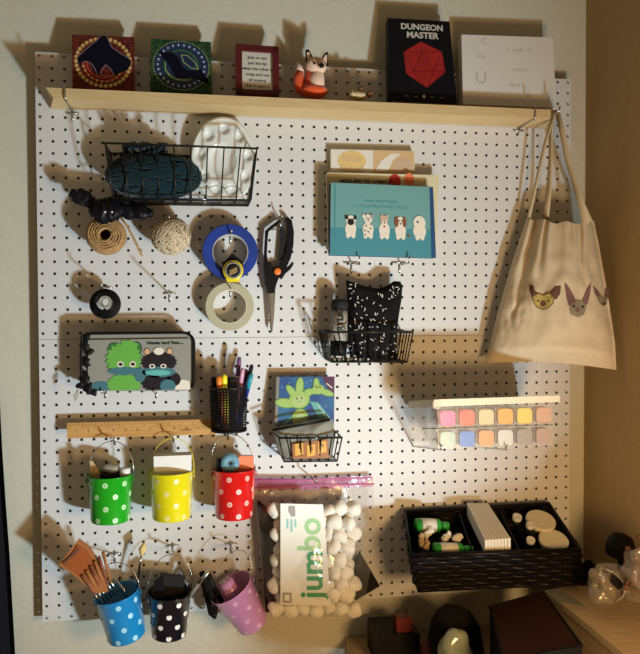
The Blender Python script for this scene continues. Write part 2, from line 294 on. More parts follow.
def shelf_peg(x, label):
    t = thing('peg_hook', label, 'peg hook', (x, 0, 0.48), 'steel pegs carrying the shelf')
    z = 0.4835
    mb = MB(); mb.tube([(x, .004, z - .0005), (x, -.06, z), (x, -.088, z), (x + .0, -.0895, z + .004), (x, -.0895, z + .022), (x - .001, -.093, z + .032)], 0.0018, 'steel', 8); mb.build('prong', t)
    mb = MB(); mb.tube([(x - .013, -.0025, z - .005), (x + .013, -.0025, z - .005)], 0.0016, 'steel', 6); mb.tube([(x, -.0025, z - .002), (x, -.0025, z - .022)], 0.0016, 'steel', 6); mb.build('base_clip', t)
shelf_peg(-0.53, 'silver peg hook holding up the left end of the pine shelf')
shelf_peg(0.472, 'silver peg hook holding up the right end of the pine shelf')
peg(169, 294, -0.04, 0.10, 'empty long silver peg hook between the black cord coil and the clear tape', dz=.0, tip=.005)

# ================================================================ ON THE SHELF
def canvas(q, label, base):
    t = thing('painted_canvas', label, 'painting', (at(*q[3], -0.07) + at(*q[2], -0.07)) / 2, 'small dotted bat paintings')
    f = facepx(q, -0.018, -0.050); mb = MB(); f.slab(mb, 0.014, base, base); return t, f, mb
t, f, mb = canvas([(72, 34.5), (134, 37), (134, 91), (72.5, 88)], 'small square red and gold dotted painting of a black bat on the shelf', 'tile_red')
f.ell(mb, .5, .5, .47, .47, 'amber', 1, 40); f.ell(mb, .5, .5, .39, .40, 'tile_red', 2, 40)
for k in range(34):
    a = 2 * PI * k / 34; f.ell(mb, .5 + .44 * math.cos(a), .5 + .44 * math.sin(a), .031, .037, 'dot_gold', 3, 8)
for k in range(26):
    a = PI * k / 25; f.ell(mb, .5 + .33 * math.cos(a), .5 + .36 * math.sin(a), .019, .022, 'dot_gold' if k % 2 else 'dot_red', 3, 8)
    f.ell(mb, .5 + .27 * math.cos(a), .52 + .27 * math.sin(a), .014, .02, 'dot_red', 3, 6)
f.poly(mb, [(.46, .02), (.56, .02), (.64, .22), (.80, .34), (.93, .42), (.96, .50), (.90, .62), (.76, .70), (.66, .74), (.60, .60), (.53, .55), (.46, .62), (.42, .78), (.34, .66), (.30, .55), (.22, .50), (.16, .52), (.12, .58), (.08, .44), (.22, .28), (.38, .12)], 'bat', 4)
for P_ in ([(.42, .78), (.36, .62), (.30, .53), (.22, .50), (.16, .53)], [(.45, .75), (.48, .64), (.54, .55), (.62, .62), (.68, .74), (.56, .76), (.45, .75)], [(.08, .44), (.22, .28), (.38, .12), (.46, .02)], [(.56, .02), (.64, .22), (.80, .34), (.93, .42)]): f.line(mb, P_, .0012, 'lavender_line', 5)
mb.build('canvas', t)
t, f, mb = canvas([(151, 38.5), (211, 42), (212, 93.5), (150.5, 90)], 'small square green and blue dotted painting of a black bat on the shelf', 'tile_green')
f.ell(mb, .5, .5, .46, .47, 'tile_blue', 1, 40)
for k in range(60):
    a = 2 * PI * k / 60; f.ell(mb, .5 + .46 * math.cos(a), .5 + .47 * math.sin(a), .011, .013, 'dot_lime', 3, 6)
for k in range(26):
    a = 2 * PI * k / 26; f.ell(mb, .5 + .385 * math.cos(a), .5 + .40 * math.sin(a), .022, .027, 'dot_lilac', 3, 8)
f.ell(mb, .5, .5, .29, .31, 'mid_green', 2, 30); f.ell(mb, .5, .5, .26, .28, 'tile_blue', 3, 30)
f.poly(mb, [(.12, .24), (.22, .28), (.36, .26), (.46, .36), (.52, .52), (.58, .58), (.70, .60), (.82, .56), (.92, .70), (.97, .84), (.84, .78), (.70, .74), (.62, .72), (.52, .74), (.40, .72), (.34, .60), (.28, .48), (.20, .38)], 'bat', 5)
for P_ in ([(.50, .30), (.60, .30), (.72, .42), (.78, .56), (.66, .54), (.54, .44), (.50, .30)], [(.24, .46), (.24, .60), (.32, .72), (.44, .78), (.62, .78)]): f.line(mb, P_, .0014, 'dot_lime', 5)
mb.build('canvas', t)
q = [(235.5, 45), (278.5, 48), (279, 96), (236, 94.5)]; f = facepx(q, -.026, -.056)
t = thing('picture_frame', 'small dark red framed card with handwritten style lines, standing on the shelf', 'picture frame', (at(236, 94.5, -.07) + at(279, 96, -.07)) / 2)
mb = MB(); f.slab(mb, .002, 'paper', 'paper')
for i, l in enumerate(['Jack or not', 'just the tip', 'when the other is', 'crazy and out', 'of control', 'that is party x']): f.txt(mb, l, .5, .24 + .115 * i, .0092, 'ink', 1, bold=.0002)
mb.build('quote_card', t)
mb = MB(); W = .145; H = .125
for (u0, v0, u1, v1) in ((0, 0, 1, H), (0, 1 - H * .7, 1, 1), (0, 0, W, 1), (1 - W, 0, 1, 1)):
    q4 = [f.p(u0, v0, 14), f.p(u1, v0, 14), f.p(u1, v1, 14), f.p(u0, v1, 14)]; mb.hull8(q4, [p - f.n * .012 for p in q4], 'dark_red')
mb.build('frame', t)
# fox figurine
Y = -.045; o = at(312, 99, Y); sc = (at(322, 99, Y) - at(312, 99, Y)).length / 10; X = lambda px, py, dy=0: at(px, py, Y + dy)
t = thing('felt_fox_figurine', 'orange felted fox figurine with cream face and black edged ears on the shelf', 'figurine', o)
mb = MB(); mb.ball(X(314.5, 91.5), (14 * sc, 12 * sc, 7 * sc), 'fox_orange', 24, .12, 60); mb.ball(X(313, 81, .004), (8.5 * sc, 9 * sc, 15 * sc), 'fox_orange', 20, .1, 60); mb.build('body', t)
mb = MB(); mb.ball(X(317, 81, -.006), (8 * sc, 8 * sc, 11 * sc), 'fox_cream', 18, .1, 80); mb.build('chest', t)
mb = MB(); mb.ball(X(316.5, 66, -.006), (10.5 * sc, 9 * sc, 8.5 * sc), 'fox_cream', 20, .08, 60); mb.ball(X(320.5, 66, -.021), (4.5 * sc, 7 * sc, 3.5 * sc), 'fox_cream', 12, .05, 60)
mb.build('head', t)
mb = MB(); mb.ball(X(321.5, 65.5, -.034), (3 * sc, 2.2 * sc, 2.4 * sc), 'black', 10); mb.ball(X(314.5, 63.2, -.026), 1.3 * sc, 'black', 8); mb.ball(X(327, 65.5, -.024), 1.3 * sc, 'black', 8); mb.build('nose_and_eyes', t)
for cx, tx in ((310.5, 308), (324.5, 327.5)):
    mb = MB(); A = [(cx - 4.5, 62), (tx - 2.2, 49.5), (tx + 1.0, 49.5), (cx + 5, 62)]
    if tx > 320: A = [(cx - 5, 62), (tx - 3, 53.5), (tx + .5, 51.5), (tx + .8, 57), (cx + 3, 65)]
    mb.pxp(A, Y - .008, .006, 'black'); c_ = (sum(a[0] for a in A) / len(A), sum(a[1] for a in A) / len(A) + 1)
    mb.pxp([(c_[0] + (a[0] - c_[0]) * .6, c_[1] + (a[1] - c_[1]) * .62) for a in A], Y - .0095, .003, 'fox_cream'); mb.build('ear', t)
mb = MB(); pth = [X(306, 93, .004), X(300, 88, .004), X(298.5, 79, .004), X(300, 72, .004)]; mb.tube(pth, [5 * sc, 6 * sc, 5.5 * sc, 4.5 * sc], 'fox_orange', 12)
mb.tube([X(300, 72.5, .004), X(299, 67, .004), X(297, 62, .004)], [4.5 * sc, 3 * sc, .8 * sc], 'fox_cream', 12); mb.build('tail', t)
# small felt critter
Y = -.06; t = thing('felt_mouse_figurine', 'tiny cream felted animal figurine with brown ears lying on the shelf', 'figurine', at(360, 101, Y))
mb = MB(); mb.ball(X(358, 95.5), (9 * sc, 7 * sc, 4.7 * sc), 'felt_tan', 18, .15, 70); mb.ball(X(353, 94, -.004), (4.5 * sc, 5 * sc, 4.4 * sc), 'felt_tan', 14, .1, 70); mb.ball(X(355, 92, -.016), .8 * sc, 'black', 6); mb.ball(X(350.5, 93, -.015), .8 * sc, 'black', 6); mb.build('body', t)
for a, b_ in (((360, 92), (361.5, 86)), ((368, 96), (372.5, 91))):
    mb = MB(); p0, p1 = X(*a), X(*b_); mb.tube([p0, p0.lerp(p1, .5), p1], [2.6 * sc, 3 * sc, 1.2 * sc], 'felt_brown', 8); mb.build('ear', t)
# black rule book
q = [(389.5, 18), (449.5, 21.5), (457, 104), (391, 100.5)]; f = facepx(q, -.022, -.060)
t = thing('black_hardback_book', 'black hardback book with a red twenty sided die standing on the shelf', 'book', (at(391, 100, -.06) + at(457, 104, -.06)) / 2)
mb = MB(); f.slab(mb, .003, 'book_black'); f.txt(mb, 'DUNGEON', .53, .095, .0195, 'title', 1, bold=.0007); f.txt(mb, 'MASTER', .53, .195, .0205, 'title', 1, bold=.0007)
hx = [(.50, .27), (.83, .38), (.86, .63), (.55, .83), (.24, .67), (.21, .41)]; f.poly(mb, hx, 'die_red', 1); f.line(mb, hx + hx[:1], .0012, 'die_line', 2)
tri = [(.51, .40), (.68, .62), (.36, .64)]; f.line(mb, tri + tri[:1], .0012, 'die_line', 2)
for a, b_ in ((0, 0), (1, 0), (5, 0), (1, 1), (2, 1), (3, 1), (3, 2), (4, 2), (5, 2)): f.line(mb, [hx[a], tri[b_]], .0010, 'die_line', 2)
for u in (.24, .38, .62, .78): f.txt(mb, 'oooo', u, .935, .004, 'faint', 1)
f.ell(mb, .5, .935, .02, .022, 'title', 1)
mb.build('front_cover', t)
g = Face(f.a - f.n * .0031, f.b - f.n * .0031, f.c - f.n * .0031, f.d - f.n * .0031); mb = MB(); q4 = [g.p(.03, .01, 0), g.p(.98, .01, 0), g.p(.98, .99, 0), g.p(.03, .99, 0)]; mb.hull8(q4, [p - f.n * .014 for p in q4], 'pages'); mb.build('pages', t)
mb = MB(); Face(f.a - f.n * .0175, f.b - f.n * .0175, f.c - f.n * .0175, f.d - f.n * .0175).slab(mb, .003, 'book_black'); q4 = [g.p(-.028, 0, 9), g.p(.0, 0, 9), g.p(.0, 1, 9), g.p(-.028, 1, 9)]; mb.hull8(q4, [p - f.n * .0215 for p in q4], 'book_black'); mb.build('spine_and_back', t)
# white boxed canvas
q = [(461.5, 34.5), (553, 37.5), (556, 108), (463, 104)]; f = facepx(q, -.024, -.050)
t = thing('white_gift_box', 'large white flat box with faint embossed lettering, right end of the shelf', 'box', (at(463, 104, -.06) + at(556, 108, -.06)) / 2)
mb = MB(); f.slab(mb, .012, 'white', 'white')
for s_, u, v, z in (('C', .24, .10, .02), ('Ya', .20, .30, .018), ('U', .20, .62, .042), ('a  cook  of', .62, .20, .014), ('recipe', .62, .48, .014), ('love', .56, .70, .016)): f.txt(mb, s_, u, v, z, 'faint', 1)
mb.build('box_lid', t)
mb = MB(); Face(f.a - f.n * .0125, f.b - f.n * .0125, f.c - f.n * .0125, f.d - f.n * .0125).slab(mb, .012, 'cream', 'cream'); mb.build('box_base', t)

# ================================================================ WIRE BASKETS
def basket(name_label, rim, bot, Yf, nb, ns, group='black wire baskets', yb=-.004, rw=.0024):
    """rim = (x0, y0, x1, y1) pixels of the front rim at Yf; bot the same for the bottom front edge"""
    a = at(rim[0], rim[1], Yf); b_ = at(rim[2], rim[3], Yf); Yq = Yf * .88; c = at(bot[0], bot[1], Yq); d = at(bot[2], bot[3], Yq)
    z1 = (a.z + b_.z) / 2; z0 = (c.z + d.z) / 2
    t = thing('wire_basket', name_label, 'basket', ((a.x + b_.x) / 2, yb, z0), group)
    A = Vector((a.x, Yf, a.z)); B = Vector((b_.x, Yf, b_.z)); A2 = Vector((a.x, yb, a.z)); B2 = Vector((b_.x, yb, b_.z))
    Cc = Vector((c.x, Yq, c.z)); D = Vector((d.x, Yq, d.z)); C2 = Vector((c.x, yb, c.z)); D2 = Vector((d.x, yb, d.z))
    mb = MB(); mb.tube([A, B, B2, A2], rw, 'black_wire', 8, closed=True); mb.build('rim', t)
    mb = MB(); mb.tube([Cc, D, D2, C2], rw * .8, 'black_wire', 6, closed=True)
    for i in range(1, 4): k = i / 4; mb.tube([Cc.lerp(C2, k), D.lerp(D2, k)], rw * .55, 'black_wire', 6)
    mb.build('bottom_grid', t)
    mb = MB()
    for i in range(1, nb + 1):
        k = i / (nb + 1); mb.tube([A.lerp(B, k), Cc.lerp(D, k), C2.lerp(D2, k), A2.lerp(B2, k)], rw * .68, 'black_wire', 6)
    for (p, p2, r_, r2) in ((A, A2, Cc, C2), (B, B2, D, D2)):
        for i in range(0, ns + 1): k = i / ns; mb.tube([p.lerp(p2, k), r_.lerp(r2, k)], rw * .68, 'black_wire', 6)
    mb.build('side_wires', t); return t
basket('black wire basket holding teal yarn and the white palette', (105, 143, 257, 148.5), (113, 198, 251, 200), -.10, 8, 3)
# teal yarn
Y = -.055; c = at(154, 176, Y); rx, rz, ry = .098, .049, .040
t = thing('teal_yarn_skein', 'dark teal skein of yarn lying in the wire basket', 'yarn', at(154, 200, Y))
mb = MB(); mb.ball(c, (rx * .96, ry * .93, rz * .93), 'teal_yarn', 28, .2, 25); mb.build('wound_core', t)
mb = MB()
for k in range(70):
    ph = random.uniform(-.5, .5); off = random.uniform(-.75, .75); pts = []
    Rm = Matrix.Rotation(random.uniform(-.5, .5), 3, 'Y') @ Matrix.Rotation(random.uniform(-.5, .5), 3, 'Z')
    s_ = math.sqrt(1 - off * off)
    for i in range(20):
        a = 2 * PI * i / 20
        d = Vector((math.cos(a) * s_, off * .9, math.sin(a) * s_)) if k % 2 else Vector((math.cos(a) * s_, math.sin(a) * s_, off))
        d = Rm @ d; pts.append(c + Vector((d.x * rx, d.y * ry, d.z * rz)))
    mb.tube(pts, .0022, 'teal_yarn', 5, closed=True)
for k in range(14):
    x0 = random.uniform(125, 168); P_ = [at(x0 + random.uniform(-9, 9), random.uniform(142, 158), -.055 + random.uniform(-.03, .02)) for i in range(5)]; mb.tube(P_, .0035, 'teal_yarn', 6)
mb.build('yarn_strands', t)
# palette
Y = -.035; c = at(224, 160, Y); R1, R2 = at(257, 160, Y).x - c.x, (at(224, 117, Y) - c).length
wells = [(-.05, .0, .44, .40)] + [(.72 * math.cos(a), .73 * math.sin(a), .175, .145) for a in [PI / 2 + 2 * PI * k / 9 for k in range(9)]]
def pal(u, v):
    r = v * 1.0; a = 2 * PI * u; x, z = r * math.cos(a), r * math.sin(a); h = .0
    for wx, wz, wa, wb in wells:
        d = math.sqrt(((x - wx) / wa) ** 2 + ((z - wz) / wb) ** 2)
        if d < 1: h = max(h, .009 * (1 - d ** 3))
    if r > .93: h = -.003 + (r - .93) * .1
    return Vector((c.x + x * R1, Y + h + z * -.006, c.z + z * R2))
mb = MB(); mb.grid(pal, 96, 40, 'white_gloss')
mb.grid(lambda u, v: Vector((c.x + math.cos(-2 * PI * u) * R1 * (1 - .06 * v), Y + .004 + .012 * v + math.sin(-2 * PI * u) * -.006, c.z + math.sin(-2 * PI * u) * R2 * (1 - .06 * v))), 64, 2, 'white_gloss')
mb.flat([Vector((c.x + math.cos(-2 * PI * k / 48) * R1 * .94, Y + .016 - math.sin(-2 * PI * k / 48) * .006, c.z + math.sin(-2 * PI * k / 48) * R2 * .94)) for k in range(48)], 'white_gloss')
tag(mb.build('paint_palette'), 'white oval paint palette with round wells standing in the wire basket', 'palette')

# crumpled black ribbon
t = thing('black_ribbon_bundle', 'crumpled glossy black bundle hanging under the basket above the jute twine', 'ribbon', at(108, 222, -.06))
def lump(pts, name, Y, par=t, m='black_gloss', seed=0):
    mb = MB(); P_ = [at(x, y, Y) for x, y, r in pts]; n = 12; fine = []; rs = []
    for i in range(len(P_) - 1):
        for k in range(6): a = k / 6; fine.append(P_[i].lerp(P_[i + 1], a)); rs.append((pts[i][2] * (1 - a) + pts[i + 1][2] * a) * .00205)
    fine.append(P_[-1]); rs.append(pts[-1][2] * .00205)
    rs = [r * (1 + .35 * noise.noise(Vector((i * .7, seed, 0)))) for i, r in enumerate(rs)]
    mb.tube(fine, rs, m, n, flat=.8); mb.v = [v + Vector(noise.noise_vector(v * 45)) * .006 + Vector(noise.noise_vector(v * 140)) * .004 for v in mb.v]; return mb.build(name, par)
lump([(71, 193, 3), (76, 196, 8), (86, 199, 8), (94, 206, 7)], 'loop', -.06, seed=1); lump([(93, 206, 8), (103, 211, 13), (114, 210, 12), (122, 213, 8)], 'knot', -.065, seed=2)
lump([(116, 209, 8), (130, 211, 7), (142, 212, 8), (153, 214, 4)], 'tail', -.055, seed=3); lump([(108, 200, 5), (122, 201, 5), (134, 206, 4)], 'fold', -.05, seed=4)
mb = MB(); mb.ball(at(105, 212, -.095), .0022, 'white', 8); mb.ball(at(112, 212, -.095), .0022, 'white', 8); mb.build('bead_eyes', t)
peg(103, 216, -.04, .075, 'silver peg hook carrying the jute twine and the black bundle', 'silver pegs behind hanging things', dz=-.004)
# jute twine
c = at(106.5, 235.5, -.045); t = thing('jute_twine_spool', 'round ball of brown jute twine with an open middle, left of the cream twine', 'twine', c - Vector((0, 0, .04)))
mb = MB()
for k in range(16):
    rr = .013 + .0017 * k
    for y_ in range(4):
        if k > 12 and y_ in (0, 3): continue
        mb.tube([c + Vector((math.cos(a) * rr * (1 + .02 * math.sin(3 * a + k)), -.024 + y_ * .014 + .0026 * math.sin(2 * a + k * 2) + .008 * (k / 15) * (1 if y_ < 1 else 0), math.sin(a) * rr)) for a in [2 * PI * i / 28 for i in range(28)]], .0021, 'jute', 5, closed=True)
mb.lathe([(.012, -.02), (.037, -.018), (.038, .02), (.012, .022), (.012, -.02)], c, 'jute', 32, 'y'); mb.lathe([(.0125, -.0185), (0, -.0180)], c, 'print_brown', 20, 'y'); mb.build('wound_twine', t)  # dark disc at the back paints the shade inside the open middle
mb = MB(); mb.tube([at(119, 215, -.06), at(127, 226, -.06), at(135, 241, -.05), at(142, 256, -.045)], .0026, 'jute', 7); mb.build('loose_end', t)
# cream twine
c = at(171, 236, -.05); t = thing('cream_twine_ball', 'cream ball of cotton twine hanging right of the jute twine', 'twine', c - Vector((0, 0, .04)))
mb = MB(); mb.ball(c, (.040, .036, .038), 'cotton_twine', 24); mb.build('core', t)
mb = MB()
for k in range(46):
    n_ = Vector((random.gauss(.8, .35), random.gauss(0, .5), random.gauss(-.5 if k % 3 else .9, .4))).normalized(); u = n_.orthogonal().normalized(); v = n_.cross(u); off = random.uniform(-.5, .5); s_ = math.sqrt(1 - off * off)
    mb.tube([c + Vector((d.x * .0415, d.y * .0375, d.z * .0395)) for d in [(n_ * off + (u * math.cos(a) + v * math.sin(a)) * s_) for a in [2 * PI * i / 22 for i in range(22)]]], .0013, 'cotton_twine', 5, closed=True)
mb.build('wound_strands', t)
peg(170, 222, -.03, .07, 'silver peg hook behind the cream twine ball', 'silver pegs behind hanging things')
# black cord coil
c = at(105.5, 302, -.05); t = thing('black_cord_coil', 'small coil of thick black cord hung on a peg', 'cord', c - Vector((0, 0, .03)))
mb = MB()
for k in range(7):
    rr = .0185 + .0028 * (k % 5) + .001 * (k > 4); mb.tube([c + Vector((math.cos(a) * rr + .001 * math.sin(k), -.012 + .0035 * k, math.sin(a) * rr - .001 * k)) for a in [2 * PI * i / 28 for i in range(28)]], .0024, 'black', 6, closed=True)
mb.build('wound_cord', t)
mb = MB(); mb.tube([at(*p, -.062) for p in ((93, 305), (94, 311), (98, 316), (104, 319))], .0022, 'black', 6); mb.build('loose_end', t)
mb = MB(); mb.lathe([(.008, -.012), (.0135, -.012), (.0135, .014), (.008, .014), (.008, -.012)], c, 'tag_grey', 24, 'y'); lab(mb.build('inner_reel', t), 'grey inner reel')
peg(104, 290, -.045, .085, 'silver peg hook through the black cord coil', 'silver pegs behind hanging things', dz=.004)
# tapes
def ring(cx, cy, Y, ro, ri, th, name, label, m, mc):
    c = at(cx, cy, Y); t = thing(name, label, 'tape', c - Vector((0, 0, ro)), 'rolls of tape')
    mb = MB(); mb.lathe([(ri, -th / 2), (ro - .001, -th / 2), (ro, -th / 2 + .001), (ro, th / 2 - .001), (ro - .001, th / 2), (ri, th / 2), (ri, -th / 2)], c, m, 72, 'y', sm=False); mb.build('tape_roll', t)
    mb = MB(); mb.lathe([(ri - .002, -th / 2 - .0002), (ri - .0002, -th / 2 - .0002), (ri - .0002, th / 2 + .0002), (ri - .002, th / 2 + .0002), (ri - .002, -th / 2 - .0002)], c, mc, 48, 'y'); mb.build('cardboard_core', t); return c
ring(230, 252.5, -.028, .0590, .0385, .036, 'blue_tape_roll', 'wide roll of blue masking tape on a peg', 'blue_tape', 'tape_core')
ring(229.5, 306.5, -.030, .0520, .0370, .026, 'clear_tape_roll', 'roll of pale clear tape hanging below the blue tape', 'clear_tape', 'cream')
peg(231, 235, -.03, .060, 'silver peg hook holding the blue tape', 'silver pegs behind hanging things', dz=.0)
peg(231, 289, -.03, .060, 'silver peg hook holding the clear tape', 'silver pegs behind hanging things', dz=.0)
t = thing('tape_measure', 'small round yellow and black tape measure hanging in front of the blue tape', 'tape measure', at(233, 282, -.06))
c = at(233, 270.5, -.064); mb = MB(); mb.lathe([(.020, -.006), (.0215, -.004), (.0215, .005), (.019, .007), (.0, .007)], c, 'yellow', 32, 'y'); mb.pxp([(226, 277), (240, 277), (239, 282), (227, 282)], -.066, .01, 'yellow'); mb.build('case', t)
mb = MB(); mb.lathe([(.0175, .0071), (.0175, .009), (0, .009)], c, 'ink', 32, 'y'); mb.lathe([(.015, .0091), (.0162, .0091), (.0162, .0098), (.015, .0098), (.015, .0091)], c, 'title', 32, 'y')
for s_ in (-1, 0, 1):
    p0 = c + Vector((-.008, -.0096, -.006 + s_ * .004)); mb.tube([p0, p0 + Vector((.016, 0, .008))], .0009, 'dot_gold', 4)
mb.build('round_label', t)
mb = MB(); mb.pxp([(232.5, 253), (243, 262), (243, 274), (223, 274), (223, 263)], -.060, .004, 'black'); mb.build('belt_clip', t)
# scissors
Y = -.02; t = thing('garden_scissors', 'large black handled scissors with an orange pivot hanging right of the tapes', 'scissors', at(272, 333, Y))
mb = MB(); mb.pxp([(267.5, 293), (273.8, 293), (273.2, 326), (271.8, 333), (270, 328)], Y + .003, .0025, 'steel'); mb.build('blade', t)
mb = MB(); mb.pxp([(269, 292), (275.5, 291), (274, 318), (272.5, 332), (271.5, 328)], Y - .0005, .0025, 'steel'); mb.build('blade', t)
def ribbon2d(mb, pts, wd, Y, th, m):
    """flat strip following a pixel path; wd = widths in pixels"""
    L = []; R = []
    for i, (x, y) in enumerate(pts):
        a = pts[max(0, i - 1)]; b_ = pts[min(len(pts) - 1, i + 1)]; dx, dy = b_[0] - a[0], b_[1] - a[1]; n_ = math.hypot(dx, dy); w_ = (wd[i] if isinstance(wd, (list, tuple)) else wd) / 2
        L.append((x - dy / n_ * w_, y + dx / n_ * w_)); R.append((x + dy / n_ * w_, y - dx / n_ * w_))
    for i in range(len(pts) - 1): mb.pxp([L[i], L[i + 1], R[i + 1], R[i]], Y, th, m)
mb = MB(); ribbon2d(mb, [(280.5, 220), (276, 224), (271, 227.5), (267, 231), (266.3, 240), (265.5, 255), (266.5, 268), (269, 276), (270, 285)], [3, 3.4, 3.4, 3.4, 2.6, 2.8, 5, 8, 9], Y - .004, .012, 'black')
ribbon2d(mb, [(268, 272), (275, 270.5), (280, 266)], [5, 5, 4], Y - .004, .012, 'black'); mb.pxp([(265.5, 262), (276, 268), (280, 275), (276.5, 284), (274.5, 293), (267.5, 293.5), (265.8, 280)], Y - .0045, .012, 'black'); mb.build('handle', t)
mb = MB(); ribbon2d(mb, [(286.5, 217.5), (289.5, 221), (291, 232), (290.5, 245), (288, 257), (283, 267), (278, 274)], [3, 5, 6, 6, 6, 6.5, 8], Y - .003, .014, 'black')
ribbon2d(mb, [(279, 277), (284, 271.5), (289, 268), (292.5, 264)], [7, 5, 4, 2.5], Y - .0035, .012, 'black'); mb.build('handle', t)
mb = MB(); ribbon2d(mb, [(281.5, 226), (283.5, 236), (283, 248), (280.5, 260)], [1, 5, 6, 3], Y + .004, .008, 'charcoal'); ribbon2d(mb, [(271.5, 229.5), (280, 228.5)], 1.3, Y - .006, .003, 'steel'); mb.build('inner_grip', t)
mb = MB(); mb.lathe([(.0078, 0), (.0078, .004), (.006, .0055), (0, .0055)], at(277.3, 271.5, Y - .005), 'orange', 20, 'y'); lab(mb.build('pivot', t), 'orange pivot cap')
peg(281.5, 219.5, -.02, .035, 'silver peg hook holding the scissors', 'silver pegs behind hanging things')

# ================================================================ BOOKS ON THE BOARD
f = facepx([(330.5, 149), (414.5, 151), (415, 255), (331, 254)], -.018, -.018)
t = thing('craft_book', 'pale book titled little felted, sticking up behind the blue dog book', 'book', (f.c + f.d) / 2); mb = MB(); f.slab(mb, .010, 'lemon', 'pages')
f.poly(mb, [(.01, .005), (.50, .005), (.50, .3), (.01, .3)], 'paper', 1); f.ell(mb, .25, .11, .17, .10, 'gold_paper', 2); f.poly(mb, [(.50, .005), (.99, .005), (.99, .3), (.50, .3)], 'sand', 1)
f.poly(mb, [(.52, .20), (.60, .10), (.72, .03), (.84, .03), (.74, .09), (.68, .2)], 'paper', 2); f.ell(mb, .87, .17, .12, .10, 'fur_tan', 2)
f.txt(mb, 'little', .25, .085, .024, 'fur_tan', 3); f.txt(mb, 'felted', .25, .185, .024, 'fur_tan', 3)
mb.build('cover', t)
f = facepx([(326.5, 172.5), (439, 175), (436, 254), (328.5, 253)], -.032, -.032)
t = thing('craft_book', 'cream craft book with a red motif, between the little felted book and the blue one', 'book', (f.c + f.d) / 2); mb = MB(); f.slab(mb, .010, 'lemon', 'pages')
f.txt(mb, 'NEEDLEFELTED ANIMALS', .34, .105, .0105, 'ink', 1, bold=.0004); f.ell(mb, .60, .09, .055, .09, 'red_print', 1); f.ell(mb, .73, .07, .045, .09, 'coral', 1); mb.build('cover', t)
f = facepx([(331, 182.5), (433, 187), (436, 258), (330, 255)], -.058, -.058)
t = thing('dog_book', 'wide teal book with five felted puppies on its cover, propped on two pegs', 'book', (f.c + f.d) / 2); mb = MB(); f.slab(mb, .003, 'teal_cover', 'blue_spine')
f.poly(mb, [(.0, .62), (.96, .60), (.955, 1), (0, 1)], 'teal_deep', 1); f.poly(mb, [(.965, 0), (1, 0), (1, 1), (.955, 1)], 'blue_spine', 2); f.poly(mb, [(.035, 0), (.045, 0), (.045, 1), (.035, 1)], 'teal_deep', 2)
f.txt(mb, 'Needle Felted Puppies', .48, .23, .0085, 'faint_teal', 2); f.txt(mb, 'A COLLECTION OF FELT DOGS', .48, .31, .0085, 'faint_teal', 2); f.txt(mb, 'FELT DOG', .52, .90, .007, 'teal_cover', 2)
for (u, kind) in ((.19, 0), (.355, 1), (.51, 2), (.665, 3), (.85, 4)):
    body = 'fur_white' if kind != 0 else 'fur_white'; E = lambda du, v, ru, rv, m, l: f.ell(mb, u + du * .9, .60 + (v - .58) * .80, ru * .9, rv * .82, m, l)
    E(0, .62, .058 if kind < 4 else .07, .13, body, 3); E(-.028, .72, .022, .06, body, 4); E(.028, .72, .022, .06, body, 4)
    if kind == 0:
        E(0, .47, .052, .085, 'fur_white', 5); E(0, .50, .036, .055, 'ink', 6); E(-.045, .42, .018, .035, 'ink', 6); E(.045, .42, .018, .035, 'ink', 6); E(-.022, .455, .008, .014, 'ink', 7); E(.022, .455, .008, .014, 'ink', 7)
    if kind == 1:
        E(0, .43, .045, .08, 'fur_white', 5); E(-.045, .39, .018, .04, 'fur_white', 6); E(.045, .39, .018, .04, 'grey_print', 6); E(-.015, .42, .006, .012, 'ink', 7); E(.015, .42, .006, .012, 'ink', 7); E(0, .455, .009, .014, 'ink', 7)
        for a, b_ in ((-.03, .37), (.02, .36), (-.02, .56), (.025, .60), (0, .66), (-.035, .64), (.03, .53), (-.03, .72)): E(a, b_, .007, .012, 'ink', 7)
    if kind == 2:
        E(0, .45, .042, .08, 'fur_tan', 5); E(0, .50, .026, .04, 'fur_white', 6); E(-.03, .38, .016, .03, 'fur_tan', 6); E(.03, .38, .016, .03, 'fur_tan', 6); E(0, .49, .008, .014, 'ink', 7); E(0, .56, .01, .015, 'red_print', 7)
    if kind == 3:
        E(0, .46, .034, .085, 'fur_white', 5); E(-.042, .47, .022, .09, 'fur_brown', 6); E(.042, .47, .022, .09, 'fur_brown', 6); E(-.014, .45, .006, .012, 'ink', 7); E(.014, .45, .006, .012, 'ink', 7); E(0, .50, .009, .014, 'ink', 7); E(.085, .70, .02, .02, 'fur_brown', 3)
    if kind == 4: E(0, .47, .066, .12, 'fur_white', 5); E(-.02, .46, .011, .018, 'ink', 7)
mb.build('front_cover', t)
g = Face(f.a - f.n * .0031, f.b - f.n * .0031, f.c - f.n * .0031, f.d - f.n * .0031); mb = MB(); q4 = [g.p(.01, .02, 0), g.p(.99, .02, 0), g.p(.99, .97, 0), g.p(.01, .97, 0)]; mb.hull8(q4, [p - f.n * .015 for p in q4], 'pages'); mb.build('pages', t)
mb = MB(); Face(*[p - f.n * .0185 for p in (f.a, f.b, f.c, f.d)]).slab(mb, .002, 'blue_spine'); mb.build('back_cover', t)
for px, l in ((353, 'left'), (401, 'right')):
    p = at(px, 263, 0); x, z = p.x, p.z
    t = thing('peg_hook', 'silver peg hook under the blue dog book, the %s one of the pair' % l, 'peg hook', (x, 0, z), 'two pegs under the dog book')
    mb = MB(); mb.tube([(x - .004, .004, z), (x, -.03, z - .004), (x, -.062, z - .0042), (x, -.068, z + .002), (x, -.068, z + .013)], .0018, 'steel', 8); mb.build('prong', t)
    mb = MB(); mb.tube([(x - .022, -.0022, z + .001), (x + .010, -.0022, z + .001)], .0017, 'steel', 6); mb.tube([(x - .004, -.003, z - .004), (x - .004, -.003, z - .024)], .0017, 'steel', 6); mb.build('base_clip', t)

